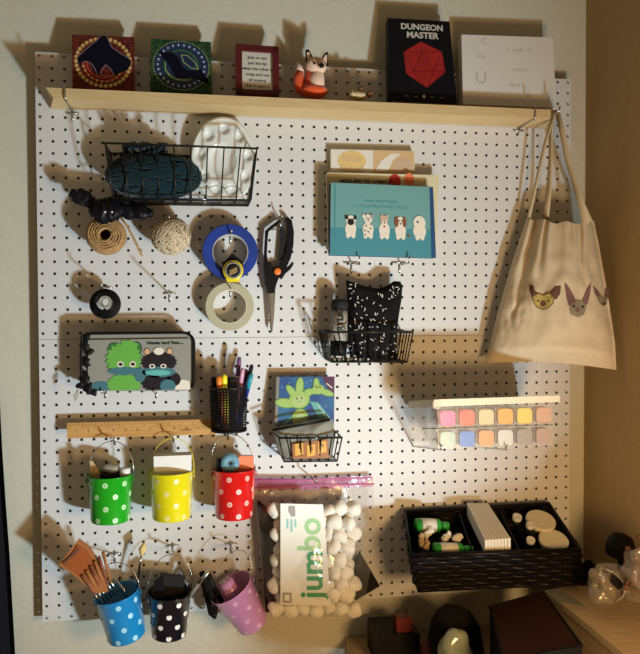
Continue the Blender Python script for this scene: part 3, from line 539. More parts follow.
# ================================================================ BASKET WITH BLACK POUCH
basket('black wire basket holding a black flecked pouch and a paint tube', (326, 332, 413, 332), (332, 362, 407, 362), -.095, 6, 4)
Yc = -.045; t = thing('flecked_drawstring_pouch', 'black cloth pouch with white flecks standing in the wire basket', 'pouch', at(370, 360, Yc))
out = [(346, 280), (356, 283), (366, 286.5), (378, 288.5), (386, 286), (394, 281), (400.5, 281.5), (402.5, 286), (401.5, 300), (398.5, 318), (397, 335), (397, 359), (350, 359), (348, 340), (347.5, 320), (347.5, 300)]
def pillow(mb, out, Y, depth, m, cx=None, cy=None, nz=.004, rings=7, freq=30):
    cx = cx or sum(p[0] for p in out) / len(out); cy = cy or sum(p[1] for p in out) / len(out); n = len(out); k3 = []
    for i in range(n):
        a, b_ = out[i], out[(i + 1) % n]
        for s_ in range(4): k3.append((a[0] + (b_[0] - a[0]) * s_ / 4, a[1] + (b_[1] - a[1]) * s_ / 4))
    n = len(k3)
    for sgn in (-1, 1):
        vs = []; fs = []
        for r in range(rings):
            s_ = 1 - r / rings; d = math.sqrt(max(0, 1 - s_ ** 2.6))
            for x, y in k3:
                p = at(cx + (x - cx) * s_, cy + (y - cy) * s_, Y); p.y += sgn * depth * d; e = noise.noise_vector(p * freq) * nz * min(1, d * 2); p += Vector((0, e.y, 0)); vs.append(p)
        c_ = at(cx, cy, Y); c_.y += sgn * depth; vs.append(c_)
        for r in range(rings - 1):
            for i in range(n):
                j = (i + 1) % n; q_ = (r * n + i, r * n + j, (r + 1) * n + j, (r + 1) * n + i); fs.append(q_ if sgn > 0 else q_[::-1])
        for i in range(n): j = (i + 1) % n; q_ = ((rings - 1) * n + i, (rings - 1) * n + j, rings * n + 0); fs.append(q_ if sgn > 0 else q_[::-1])
        mb.add(vs, fs, m, True)
    def depth_at(x, y):
        lo, hi = .01, 3
        best = 0
        # radial parameter by scanning the scaled outline
        dx, dy = x - cx, y - cy; ang = math.atan2(dy, dx); rr = math.hypot(dx, dy); R_ = 1e9; bd = 9
        for px, py in k3:
            a = abs((math.atan2(py - cy, px - cx) - ang + PI) % (2 * PI) - PI)
            if a < bd: bd = a; R_ = math.hypot(px - cx, py - cy)
        s_ = min(1, rr / R_); d = math.sqrt(max(0, 1 - s_ ** 2.6)); p = at(x, y, Y); e = noise.noise_vector(p * freq) * nz * min(1, d * 2); return Y - depth * d + e.y
    return depth_at
mb = MB(); dep = pillow(mb, out, Yc, .022, 'black_matte', nz=.006)
random.seed(3)
for k in range(120):
    x, y = random.uniform(349, 399), random.uniform(284, 358)
    if y < 289 and 360 < x < 392: continue
    a = random.choice((0, 1.2, 1.6, 2.2, .5)); l = random.uniform(.5, 1.8); Yd = dep(x, y) - .0025; w_ = .35
    dx, dy = math.cos(a) * l, math.sin(a) * l; nx, ny = -math.sin(a) * w_, math.cos(a) * w_
    mb.flat([at(x - dx + nx, y - dy + ny, Yd), at(x + dx + nx, y + dy + ny, Yd), at(x + dx - nx, y + dy - ny, Yd), at(x - dx - nx, y - dy - ny, Yd)], 'title')
mb.build('cloth_body', t)
c0 = at(338, 357, -.06); c1 = at(340, 300, -.05); t = thing('paint_tube', 'white and black paint tube standing left of the black pouch in the basket', 'tube', c0)
mb = MB(); ax = (c1 - c0); mb.tube([c0 + ax * .28, c0 + ax * .62, c0 + ax * .85], [.0185, .0185, .017], 'tag_grey', 20); mb.build('tube_body', t)
mb = MB(); mb.tube([c0 + ax * .80, c0 + ax * .94, c0 + ax * 1.0], [.0178, .0195, .017], 'charcoal', 20); mb.build('top_band', t)
mb = MB(); mb.tube([c0 + ax * 0.02, c0 + ax * .27], [.0185, .0190], 'black', 20); mb.build('cap', t)
mb = MB(); text(mb, 'ACRYLIC', c0 + ax * .55 + Vector((0, -.0192, 0)), Vector((0, 0, 1)), Vector((-1, 0, 0)), .018, 'ink', .0006); mb.build('side_lettering', t)
t = thing('scattered_beads', 'small white beads lying in the bottom of the basket under the pouch', 'beads', at(365, 359, -.08)); t['kind'] = 'stuff'
mb = MB()
for k in range(9): mb.ball(at(335 + k * 4.1 + random.uniform(-1, 1), 359.3 + random.uniform(-.6, .6), -.075 - .001 * (k % 3)), .003, 'white', 8)
mb.build('beads', t)

# ================================================================ TOTE BAG
def tote_edge(v):   # left x, right x, top/bottom y as the bag goes down (v 0..1)
    L = [(527, 217), (520, 238), (512, 262), (504, 290), (497, 315), (491, 340), (485, 363)]; R = [(594, 221), (599, 245), (603, 268), (607, 290), (611, 315), (615, 343), (616.5, 370)]
    k = v * 6; i = min(5, int(k)); a = k - i
    return ((L[i][0] * (1 - a) + L[i + 1][0] * a, L[i][1] * (1 - a) + L[i + 1][1] * a), (R[i][0] * (1 - a) + R[i + 1][0] * a, R[i][1] * (1 - a) + R[i + 1][1] * a))
def tote_pt(u, v, side=1):
    l, r = tote_edge(v); x = l[0] + (r[0] - l[0]) * u; y = l[1] + (r[1] - l[1]) * u
    y += (3.5 * math.sin(PI * u) * (1 - v) + 1.5 * math.sin(6 * PI * u) * (1 - v)) - 4 * math.sin(PI * u) * v
    bul = (max(0, math.sin(PI * min(1, u * 1.02))) ** .55) * (.020 + .040 * math.sin(PI * min(1, v * .62 + .12)))
    if v > .9: bul *= 1 - (v - .9) * 6.5
    Yc = -.040 - .105 * u * (.55 + .45 * v)
    wr = .0035 * math.sin(u * 23 + v * 2 + 2 * noise.noise(Vector((u * 3, v * 2, 1)))) * max(0, 1 - v * 1.3) + .006 * noise.noise(Vector((u * 7, v * 8, 3))) * math.sin(PI * v) - .030 * max(0, 1 - abs(u - .13 - .04 * v) / .07) * max(0, 1 - v * 1.25) + .006 * math.sin(u * 31 + 5 * noise.noise(Vector((u * 4, v * 3, 9)))) * max(0, .8 - v)
    # crumpled corner at lower left
    wr += .018 * abs(noise.noise(Vector((u * 14, v * 11, 5)))) * max(0, 1 - abs(v - .68) / .3) * max(0, 1 - abs(u - .17) / .2)
    Yy = Yc - bul * .9 - wr * (1 if side > 0 else 0) if side > 0 else Yc + bul * .55
    return x, y, Yy
t = thing('canvas_tote_bag', 'cream canvas tote bag printed with three animal heads, hung at the shelf end', 'bag', at(550, 366, -.045))
mb = MB(); mb.grid(lambda u, v: at(*tote_pt(u, v)), 60, 50, 'tote'); mb.grid(lambda u, v: at(*tote_pt(1 - u, v, -1)), 40, 30, 'tote')
mb.grid(lambda u, v: at(*tote_pt(u, 1, 1)).lerp(at(*tote_pt(u, 1, -1)), v), 60, 2, 'tote')
def tp(px, py):   # depth on the tote's front at a pixel
    best = None
    v = min(1, max(0, (py - 217) / 147))
    for it in range(3):
        l, r = tote_edge(v); u = min(1, max(0, (px - l[0]) / (r[0] - l[0]))); x, y, Yy = tote_pt(u, v); v = min(1, max(0, v + (py - y) / 147))
    l, r = tote_edge(v); return tote_pt(min(1, max(0, (px - l[0]) / (r[0] - l[0]))), v)[2]
def tpoly(pts, m, l=1):
    cx = sum(p[0] for p in pts) / len(pts); cy = sum(p[1] for p in pts) / len(pts); n = len(pts); R_ = 3; vs = [at(cx, cy, tp(cx, cy) - .0011 - .0004 * l)]; fs = []
    for r in range(1, R_ + 1):
        for x, y in pts: X_, Y_ = cx + (x - cx) * r / R_, cy + (y - cy) * r / R_; vs.append(at(X_, Y_, tp(X_, Y_) - .0011 - .0004 * l))
    for i in range(n):
        j = (i + 1) % n; fs.append((0, 1 + j, 1 + i))
        for r in range(1, R_): fs.append((1 + (r - 1) * n + i, 1 + (r - 1) * n + j, 1 + r * n + j, 1 + r * n + i))
    mb.add(vs, fs, m)
def T8(pts, ox=520, oy=270): return [(ox + x / 6.4, oy + y / 6.4) for x, y in pts]
E8 = lambda x, y, rx, ry: T8([(x + rx * math.cos(a), y + ry * math.sin(a)) for a in [2 * PI * k / 12 for k in range(12)]])
tpoly(T8([(58, 92), (85, 100), (115, 150), (100, 172), (76, 172), (60, 130)]), 'print_brown', 0); tpoly(T8([(190, 140), (225, 105), (262, 100), (258, 150), (232, 190), (200, 175)]), 'print_brown', 0)
tpoly(T8([(76, 170), (115, 145), (150, 158), (190, 142), (220, 175), (215, 215), (180, 245), (145, 256), (105, 240), (85, 205)]), 'print_brown', 1); tpoly(T8([(82, 172), (117, 151), (150, 164), (188, 149), (214, 178), (209, 212), (176, 239), (145, 249), (110, 235), (90, 204)]), 'print_yellow', 2)
tpoly(E8(148, 214, 20, 20), 'print_brown', 3); tpoly(E8(116, 198, 6, 7), 'ink', 3); tpoly(E8(182, 198, 6, 7), 'ink', 3)
tpoly(T8([(285, 75), (315, 110), (345, 165), (360, 205), (335, 245), (310, 225), (295, 150)]), 'print_plum', 0); tpoly(T8([(455, 75), (452, 140), (435, 210), (410, 240), (395, 200), (415, 150)]), 'print_plum', 0)
tpoly(T8([(335, 215), (365, 192), (395, 195), (425, 235), (410, 285), (370, 302), (325, 285), (318, 250)]), 'print_grey', 1); tpoly(E8(370, 255, 15, 16), 'print_plum', 2); tpoly(E8(345, 232, 8, 8), 'ink', 2); tpoly(E8(402, 235, 8, 8), 'ink', 2)
tpoly(T8([(468, 100), (500, 130), (525, 170), (500, 190), (478, 150)]), 'print_plum', 0); tpoly(T8([(553, 110), (567, 140), (565, 180), (545, 185), (543, 150)]), 'print_plum', 0); tpoly(T8([(492, 170), (525, 165), (560, 170), (556, 215), (535, 236), (510, 215)]), 'print_grey', 1); tpoly(E8(537, 215, 12, 12), 'print_brown', 2)
mb.build('bag_body', t)
A_ = (553, 113)
for pts, Ys in (([(553, 113), (551, 130), (550.5, 160), (549, 190), (545, 222)], (-.09, -.08, -.075, -.07, -.062)), ([(557, 113), (562, 135), (567, 160), (577, 190), (587, 224)], (-.09, -.09, -.095, -.10, -.125))):
    mb = MB(); mb.tube([at(x, y, Yq) for (x, y), Yq in zip(pts, Ys)], [.009, .008, .009, .012, .015], 'tote_strap', 8, flat=.3); mb.build('strap', t)
for pts, Ys in (([(554, 113), (546, 140), (538, 175), (528.5, 219)], (-.09, -.075, -.06, -.045)), ([(558, 113), (565, 140), (571, 170), (580, 198), (591, 222)], (-.09, -.08, -.08, -.08, -.095))):
    mb = MB(); mb.tube([at(x, y, Yq) for (x, y), Yq in zip(pts, Ys)], .0075, 'tote_strap', 8, flat=.4); mb.build('strap', t)
p = at(556, 118, 0); x, z = at(556, 113, -.09).x, at(556, 115, -.09).z
t = thing('peg_hook', 'silver peg hook the tote bag straps hang from', 'peg hook', (x, 0, z))
mb = MB(); mb.tube([(x, .004, z), (x, -.09, z + .001), (x, -.101, z + .004), (x + .002, -.104, z + .016)], .002, 'steel', 8); mb.build('prong', t)

# ================================================================ PICTURE POUCH
q = [(80, 333), (192, 331.5), (194, 391), (81.5, 393)]; Yp = -.055; t = thing('character_zip_pouch', 'clear fronted zip pouch printed with a green and a dark fluffy creature', 'pouch', at(137, 392, Yp))
def rounded(x0, y0, x1, y1, r, n=5):
    o = []
    for cx, cy, a0 in ((x1 - r, y0 + r, -90), (x1 - r, y1 - r, 0), (x0 + r, y1 - r, 90), (x0 + r, y0 + r, 180)):
        for k in range(n + 1): a = math.radians(a0 + 90 * k / n); o.append((cx + r * math.cos(a), cy + r * math.sin(a)))
    return o
mb = MB(); mb.pxp(rounded(80.5, 333.5, 193, 391, 10), Yp + .004, .026, 'grey_fabric', 'black'); mb.build('black_back', t)
f = facepx([(88, 340), (189, 338.5), (190.5, 390), (88, 391)], Yp - .001, Yp - .001)
mb = MB(); f.slab(mb, .004, 'grey_fabric')
def PP(x, y): return ((70 + x / 4.923 - 88) / 101, (325 + y / 4.923 - 339.3) / 51)
def blob(x, y, rx, ry, m, l, spikes=0, amp=.12, n=36, clip=True):
    pts = []
    for k in range(n):
        a = 2 * PI * k / n; r_ = 1 + (amp if (spikes and k % 2) else 0); u, v = PP(x + rx * r_ * math.cos(a), y + ry * r_ * math.sin(a)); pts.append((min(.995, max(.005, u)), min(.99, max(.01, v))))
    f.poly(mb, pts, m, l)
for x, y, rx, ry, m, l in ((212, 120, 30, 36, 'ink', 1), (212, 120, 26, 32, 'mid_green', 2), (325, 115, 26, 34, 'ink', 1), (325, 115, 22, 30, 'mid_green', 2)): blob(x, y, rx, ry, m, l)
blob(262, 165, 80, 74, 'mid_green', 3, 1, .2); blob(262, 165, 76, 70, 'leaf_green', 4, 1, .2); blob(285, 112, 40, 36, 'leaf_green', 5, 1, .35, 14); blob(262, 290, 76, 48, 'leaf_green', 4, 1); blob(150, 300, 45, 24, 'scarf', 3, 1); blob(262, 225, 78, 20, 'scarf', 5)
for x in (245, 305): blob(x, 192, 16, 15, 'fur_white', 5); blob(x + 1, 192, 10, 8, 'ink', 6)
for x in (376, 488): blob(x, 133, 16, 19, 'ink', 3); blob(x, 133, 13, 16, 'ear_peach', 4)
blob(434, 130, 24, 17, 'fur_white', 6, 1); blob(434, 183, 82, 46, 'dark_fur', 5, 1); blob(420, 280, 70, 50, 'dark_fur', 4, 1); blob(505, 268, 34, 34, 'dark_fur', 4); blob(545, 300, 50, 28, 'fur_white', 3, 1); blob(475, 300, 36, 30, 'scarf', 5, 1)
blob(432, 232, 82, 26, 'scarf', 6); blob(340, 245, 26, 34, 'scarf', 6, 1); blob(405, 280, 36, 44, 'dark_fur', 6); blob(428, 235, 62, 14, 'star_tail', 7)
for x in (400, 455): blob(x, 203, 15, 11, 'fur_white', 7); blob(x, 203, 8, 6, 'ink', 8)
f.txt(mb, 'Wander hard Time.....', .76, .08, .0085, 'ink', 3, bold=.0003); mb.build('printed_front', t)
mb = MB(); R_ = rounded(79.5, 332.5, 194, 392.5, 11)[:9]; R_ = [(82, 388), (81, 360), (82, 336), (88, 333.5)] + R_; mb.tube([at(x, y, Yp) for x, y in R_], .0030, 'black', 8); mb.build('edge_piping', t)
mb = MB()
for x, y, s_ in ((84, 345, 7), (86, 362, 7), (84, 378, 8), (90, 352, 5), (88, 388, 7), (94, 392, 5), (86, 337, 6), (80, 386, 5)): mb.ball(at(x, y, Yp - .001), (.0015 * s_, .002, .0016 * s_), 'black', 12, .9, 160, seed=x)
mb.build('lace_trim', t)
mb = MB(); mb.tube([at(78, 389, Yp), at(74, 396, Yp), at(75, 401, Yp), at(77.5, 396, Yp)], .0016, 'tag_grey', 6, closed=True); mb.build('zip_pull', t)
for px, l in ((102.5, 'left'), (155, 'right')):
    t = thing('peg_hook', 'silver peg hook under the creature pouch, the %s one' % l, 'peg hook', (at(px, 392.5, -.05).x, 0, at(px, 392.8, -.05).z), 'two pegs under the creature pouch'); x, _, z = t.location
    mb = MB(); mb.tube([(x, .004, z), (x, -.055, z - .001), (x, -.0615, z + .001), (x, -.062, z + .009)], .0017, 'steel', 8); mb.tube([(x, -.002, z), (x, -.002, z - .018)], .0016, 'steel', 6); mb.build('prong', t)

# ================================================================ RULER
f = facepx([(67, 423), (216, 419), (216, 434.5), (67, 438.5)], -.030, -.034); mb = MB(); f.slab(mb, .004, 'ruler_wood')
for k in range(48):
    u = .02 + .96 * k / 47; f.line(mb, [(u, .04), (u, .36 if k % 4 == 0 else .2)], .0006, 'print_brown', 1)
for k in range(12): f.txt(mb, str(k + 1), .03 + .96 * (k * 4 + 1.4) / 47, .55, .0085, 'print_brown', 1)
f.line(mb, [(.75, .66), (.83, .64)], .0015, 'print_brown', 1)
tag(mb.build('wooden_ruler'), 'flat wooden ruler resting on the pegs above the green and yellow tins', 'ruler')

# ================================================================ PEN CUP
Yc = -.052; c0 = at(229, 433, Yc); R0 = .040; zb = at(229, 434, -.092).z; ztp = at(229, 388, -.09).z
t = thing('mesh_pen_cup', 'black mesh metal pen cup full of pens, right of the ruler', 'pen cup', (c0.x, Yc, zb)); N = 40; NR = 16; mb = MB(); ins = .26
for i in range(N):
    for j in range(NR):
        a0, a1 = 2 * PI * i / N, 2 * PI * (i + 1) / N; z0, z1 = zb + .004 + (ztp - zb - .008) * j / NR, zb + .004 + (ztp - zb - .008) * (j + 1) / NR
        def cp(u, v): a = a0 + (a1 - a0) * u; rr = R0 - .003 + .004 * ((z0 + (z1 - z0) * v - zb) / (ztp - zb)); return Vector((c0.x + math.cos(a) * rr, Yc + math.sin(a) * rr, z0 + (z1 - z0) * v))
        o = [cp(0, 0), cp(1, 0), cp(1, 1), cp(0, 1)]; q_ = [cp(ins, ins), cp(1 - ins, ins), cp(1 - ins, 1 - ins), cp(ins, 1 - ins)]
        mb.add(o + q_, [(0, 1, 5, 4), (1, 2, 6, 5), (2, 3, 7, 6), (3, 0, 4, 7)], 'black_matte')
mb.build('mesh_wall', t)
mb = MB(); mb.lathe([(0, 0), (R0 - .002, 0), (R0 - .001, .005), (0, .005)], (c0.x, Yc, zb), 'black', 32); mb.build('base', t)
mb = MB(); mb.tube([(c0.x + math.cos(a) * (R0 + .001), Yc + math.sin(a) * (R0 + .001), ztp - .002) for a in [2 * PI * k / 36 for k in range(36)]], .0022, 'black_wire', 8, closed=True); mb.build('rim', t)
pens = [(214, 379, -.06, 'black', 'black', .005, 'black pen at the left of the mesh cup'), (218.5, 378.5, -.078, 'pen_orange', 'pen_orange', .0052, 'orange marker in the mesh cup'), (224, 376.5, -.078, 'pen_yellow', 'pen_yellow', .0052, 'yellow marker in the mesh cup'),
        (232, 379, -.062, 'charcoal', 'charcoal', .0085, 'thick black marker in the middle of the mesh cup'), (239.5, 359, -.045, 'pen_purple', 'pen_pink', .0042, 'tall purple and pink pen in the mesh cup'), (243, 370, -.06, 'pen_pink', 'pen_pink', .004, 'pale pink pen in the mesh cup'),
        (246.5, 371, -.045, 'pen_purple', 'pen_pink', .004, 'short purple pen in the mesh cup'), (252, 366.5, -.05, 'charcoal', 'pen_lilac', .004, 'dark tipped lilac pen leaning right in the mesh cup'), (251.5, 375.5, -.062, 'pen_teal', 'pen_blue', .0045, 'blue pen with teal end leaning right in the mesh cup'), (211.5, 380, -.05, 'pen_purple', 'black', .004, 'dark purple pen at the left rim of the mesh cup'),
        (226, 382, -.04, 'pen_red', 'pen_red', .004, 'short red pen behind the markers in the mesh cup')]
for i, (px, py, Yq, m1, m2, r_, l) in enumerate(pens):
    r_ *= 1.2; top = at(px, py - 2, Yq); bot = Vector((c0.x + (top.x - c0.x) * .35, Yc + (top.y - Yc) * .4, zb + .0065)); d = top - bot
    t = thing('pen', l, 'pen', bot, 'pens in the mesh cup'); mb = MB(); mb.tube([bot, bot + d * .72], r_, m2, 10); mb.build('barrel', t); mb = MB(); mb.tube([bot + d * .725, bot + d * .96, top], [r_ * 1.05, r_, r_ * .6], m1, 10); mb.build('cap', t)

# ================================================================ CARD + SMALL BASKET
f = facepx([(276.5, 377), (334.5, 376.5), (334, 425), (274.5, 428)], -.030, -.045)
t = thing('art_print_card', 'glossy sleeved art card of green star shaped creatures in a night sky', 'card', (f.c + f.d) / 2)
mb = MB(); f.slab(mb, .003, 'space_blue', 'cardboard_grey'); f.poly(mb, [(0, 0), (.05, 0), (.05, 1), (0, 1)], 'cardboard_grey', 1); f.poly(mb, [(.78, 0), (1, 0), (1, .45), (.9, .3)], 'space_purple', 1)
def star(cx, cy, R1, R2, n, m, l, ph=0, sy=1.1):
    f.poly(mb, [(cx + (R1 if k % 2 == 0 else R2) * math.cos(ph + PI * k / n), cy + (R1 if k % 2 == 0 else R2) * sy * math.sin(ph + PI * k / n)) for k in range(2 * n)], m, l)
f.poly(mb, [(.58, .50), (.72, .52), (.98, .92), (.99, 1), (.80, .98)], 'star_tail', 2); f.poly(mb, [(.30, .75), (.38, .72), (.16, .98), (.08, .99)], 'star_tail', 2)
for m_, g_, l_ in (('star_line', .018, 3), ('star_green', 0, 4)):
    for u, v, ru, rv, ro in ((.17, .52, .17, .085, .15), (.27, .30, .14, .06, .9), (.40, .20, .06, .18, .05), (.53, .36, .13, .055, -.7), (.40, .46, .17, .17, 0), (.42, .82, .13, .17, 0), (.60, .30, .11, .05, .1), (.69, .16, .045, .13, -.1), (.86, .33, .13, .055, .35), (.72, .26, .10, .095, 0)): f.ell(mb, u, v, ru + g_, rv + g_, m_, l_, 16, ro)
f.ell(mb, .40, .48, .12, .11, 'dot_lime', 5); f.ell(mb, .42, .84, .08, .11, 'dot_lime', 5)
for u, v in ((.36, .44), (.44, .43), (.69, .22), (.75, .22)): f.ell(mb, u, v, .012, .018, 'ink', 7)
f.line(mb, [(.37, .51), (.43, .505)], .001, 'star_line', 7)
for u, v in ((.10, .20), (.16, .62), (.90, .40), (.52, .12), (.86, .60), (.22, .12), (.60, .08)): f.ell(mb, u, v, .009, .01, 'title', 2, 6)
f.line(mb, [(.70, .55), (.90, .90)], .0012, 'white', 8); f.line(mb, [(.86, .14), (.96, .24)], .0025, 'white', 8)
mb.build('card_face', t)
mb = MB(); g = Face(*[p + f.n * .0035 for p in (f.p(-.01, -.02, 0), f.p(1.01, -.01, 0), f.p(-.01, 1, 0), f.p(1.01, 1, 0))]); g.slab(mb, .0002, 'sleeve'); mb.build('clear_sleeve', t)
basket('small black wire basket holding the grey zip pouch', (279, 438, 342, 437.5), (284, 461.5, 337, 461), -.082, 5, 2)
t = thing('grey_zip_pouch', 'clear and grey zip pouch folded into the small basket below the card', 'pouch', at(306, 460, -.05))
mb = MB(); pillow(mb, [(273, 428), (290, 424), (310, 420), (330, 417.5), (334, 424), (334, 440), (331, 459), (284, 460), (277, 448)], -.056, .016, 'zip_grey', nz=.006, freq=60); mb.build('pouch_body', t)
mb = MB(); mb.tube([at(272.5, 430, -.070), at(290, 427, -.078), at(308, 424, -.079), at(330, 419.5, -.070)], .0028, 'black', 6, flat=.5); mb.build('zipper', t)
t = thing('candy_pack', 'amber and brown wrapped pack showing through the front of the small basket', 'packet', at(310, 460, -.076))
mb = MB(); mb.pxp([(292, 444), (328, 439), (330, 458), (293, 459)], -.0755, .003, 'candy_dark')
for x, y in ((299, 448), (311, 449), (322, 446)):
    mb.pxp([(x - 4, y - 4), (x + 4, y - 5), (x + 4.5, y + 6), (x - 4, y + 8)], -.0765, .001, 'candy'); mb.pxp([(x - 1.5, y - 1), (x + 2, y - 2), (x + 1.5, y + 2)], -.0772, .0006, 'candy_dark')
mb.build('wrapper', t)

# ================================================================ TINS
def tin(px, ytop, ybot, Yc, m, md, apex, label, tilt=0, lean=0, r1=.0455, r0=.0395, scale=1, seed=1, rowmode=0):
    ytop += 2; ybot += 4.5
    """px = centre column, ytop/ybot = front rim and front bottom pixels"""
    zt_ = at(px, ytop, Yc - r1).z; zb_ = at(px, ybot, Yc - r0).z; xc = at(px, (ytop + ybot) / 2, Yc).x; H_ = (zt_ - zb_); base = Vector((xc, Yc, zb_))
    M = Matrix.Rotation(tilt, 3, 'Y') @ Matrix.Rotation(lean, 3, 'X')
    t = thing('polka_dot_tin', label, 'tin', base, 'polka dot tin buckets'); piv = base + Vector((0, 0, H_ / 2)); loc = lambda p: piv + M @ (Vector(p) - Vector((0, 0, H_ / 2)))
    mb = MB(); prof = [(0, 0), (r0 - .001, 0), (r0, .0012), (r0 + .0006, .004), (r1, H_ - .002), (r1 + .0018, H_ - .001), (r1 + .0012, H_ + .001), (r1 - .001, H_ - .001), (r0 - .0015, .002), (0, .002)]
    o0 = loc((0, 0, 0)); mb.lathe(prof, o0, m, 40, M=M)
    random.seed(seed)
    for row in range(4):
        for k in range(7):
            a = 2 * PI * (k + .5 * (row % 2)) / 7 + .2 + seed * .37; h = H_ * (.09 + .255 * row); rr = r0 + (r1 - r0) * h / H_; n_ = 12; s_ = .0056
            for rad, mm, off in ((s_, md, .0006),):
                vs_ = [loc((math.cos(a + rad * math.cos(b2) / rr) * (rr + off), math.sin(a + rad * math.cos(b2) / rr) * (rr + off), max(.003, min(H_ - .003, h + rad * math.sin(b2))))) for b2 in [2 * PI * i / n_ for i in range(n_)]]
                mb.add(vs_, [tuple(range(n_))], mm)
            if m not in ('tin_black', 'tin_blue', 'tin_pink'):
                rad = .0013; mb.add([loc((math.cos(a + rad * math.cos(b2) / rr) * (rr + .0012), math.sin(a + rad * math.cos(b2) / rr) * (rr + .0012), max(.003, min(H_ - .003, h + rad * math.sin(b2))))) for b2 in [2 * PI * i / 6 for i in range(6)]], [tuple(range(6))], m)
    mb.build('bucket', t)
    mb = MB(); e1 = loc((-r1 - .002, 0, H_ - .012)); e2 = loc((r1 + .002, 0, H_ - .012)); ap = Vector(apex)
    path = []
    for k in range(13):
        a = PI * k / 12; mid = (e1 + e2) / 2; hw = (e2 - e1) / 2; up = ap - mid; path.append(mid - hw * math.cos(a) + up * math.sin(a) ** .8)
    mb.tube(path, .0009, 'steel' if m != 'tin_yellow' else 'tin_yellow', 6); mb.build('handle', t)
    for e, sx in ((e1, -1), (e2, 1)):
        mb = MB(); mb.lathe([(.005, -.001), (.005, .001)], e, m, 12, 'x'); mb.build('handle_ear', t)
    return t, loc, H_
TI = {}
TI['green'] = tin(110.5, 477, 521, -.056, 'tin_green', 'dot_palegreen', at(112, 441, -.056), 'green polka dot tin bucket, left one of the upper row')
TI['yellow'] = tin(171.5, 473.5, 518.5, -.056, 'tin_yellow', 'dot_paleyellow', at(173, 438, -.056), 'yellow polka dot tin bucket, middle of the upper row', seed=2)
TI['red'] = tin(234, 471, 517, -.056, 'tin_red', 'dot_palepink', at(230, 434, -.056), 'red polka dot tin bucket below the mesh pen cup', seed=3)
TI['blue'] = tin(122, 597, 641.5, -.060, 'tin_blue', 'dot_paleblue', at(112, 563, -.060), 'bright blue polka dot tin bucket, left one of the lower row', tilt=-.20, lean=.10, seed=4)
TI['black'] = tin(169.5, 597, 638, -.060, 'tin_black', 'dot_white', at(172, 554, -.060), 'black tin bucket with white dots, middle of the lower row', tilt=.03, lean=.06, r0=.036, r1=.0455, seed=5)
TI['pink'] = tin(242, 588, 632, -.060, 'tin_pink', 'dot_pinkpale', at(232, 552, -.060), 'pale pink tin bucket tipped over to the left beside the black one', tilt=-.50, lean=.16, r0=.034, r1=.047, seed=6)
for px, py, l in ((112, 440.5, 'silver peg hook holding the green tin and the left end of the ruler'), (173, 437.5, 'silver peg hook holding the yellow tin under the ruler'), (229, 435, 'silver peg hook holding the red tin below the pen cup'), (112, 562, 'silver peg hook holding the bright blue tin'), (172, 553.5, 'silver peg hook holding the black tin'), (232, 551.5, 'silver peg hook holding the pink tin')):
    peg(px, py, -.056, .066, l, 'silver pegs holding the tins', dz=-.002)
# contents
def card3(name, label, cat, q, Y, th, m, group=None, ms=None, part='card_face'):
    mb = MB(); mb.pxp(q, Y, th, m, ms); return tag(mb.build(name), label, cat, group)
card3('paper_tag', 'beige pointed paper tag sticking up in the green tin', 'tag', [(89.5, 460.5), (93, 461), (100.5, 474), (99, 505), (92.5, 505)], -.062, .002, 'bristle')
t = thing('craft_brush', 'dark brush with a grey head lying across the green tin', 'brush', at(110, 500, -.05)); mb = MB(); mb.ball(at(111, 468, -.062), (.020, .010, .0095), 'tag_grey', 16, .3, 90); mb.build('brush_head', t); mb = MB(); mb.ball(at(112, 476, -.06), (.026, .014, .012), 'charcoal', 16, .4, 90); mb.tube([at(111, 474, -.06), at(110, 502, -.055)], .005, 'charcoal', 8); mb.build('handle', t)
t = thing('white_cap_bottle', 'small bottle with a white cap at the right of the green tin', 'bottle', at(124, 505, -.055)); mb = MB(); p = at(125, 471, -.064); mb.lathe([(.011, -.012), (.011, .006), (.009, .007), (0, .007)], p, 'white', 20); mb.build('cap', t); mb = MB(); mb.lathe([(.010, -.055), (.010, -.0125)], p, 'tag_grey', 20); mb.build('bottle_body', t)
f = facepx([(153.5, 456.5), (191.5, 455), (191, 503), (155, 503)], -.079, -.066); mb = MB(); f.slab(mb, .022, 'white', 'paper'); tag(mb.build('white_box'), 'white cardboard box standing in the yellow tin', 'box')
mb = MB(); p0 = at(219, 462.5, -.072); mb.pxp([(216, 459), (222, 459), (222, 495), (217, 495)], -.076, .01, 'black'); tag(mb.build('black_marker'), 'black marker standing left of the glittery roll in the red tin', 'marker')
mb = MB(); c = at(230, 462.5, -.075); mb.lathe([(.004, -.008), (.0195, -.008), (.0195, .008), (.004, .008), (.004, -.008)], c, 'glitter', 28, 'y'); tag(mb.build('glitter_tape_roll'), 'small blue glittery tape roll in the red tin', 'tape')
mb = MB(); mb.pxp(rounded(238, 456, 254, 500, 3), -.072, .012, 'coral'); tag(mb.build('orange_sharpener'), 'orange plastic block sticking up at the right of the red tin', 'block')
mb = MB(); mb.pxp(rounded(211.5, 455, 222, 497, 2), -.050, .006, 'cream'); tag(mb.build('cream_eraser'), 'cream strip behind the black marker in the red tin', 'eraser')
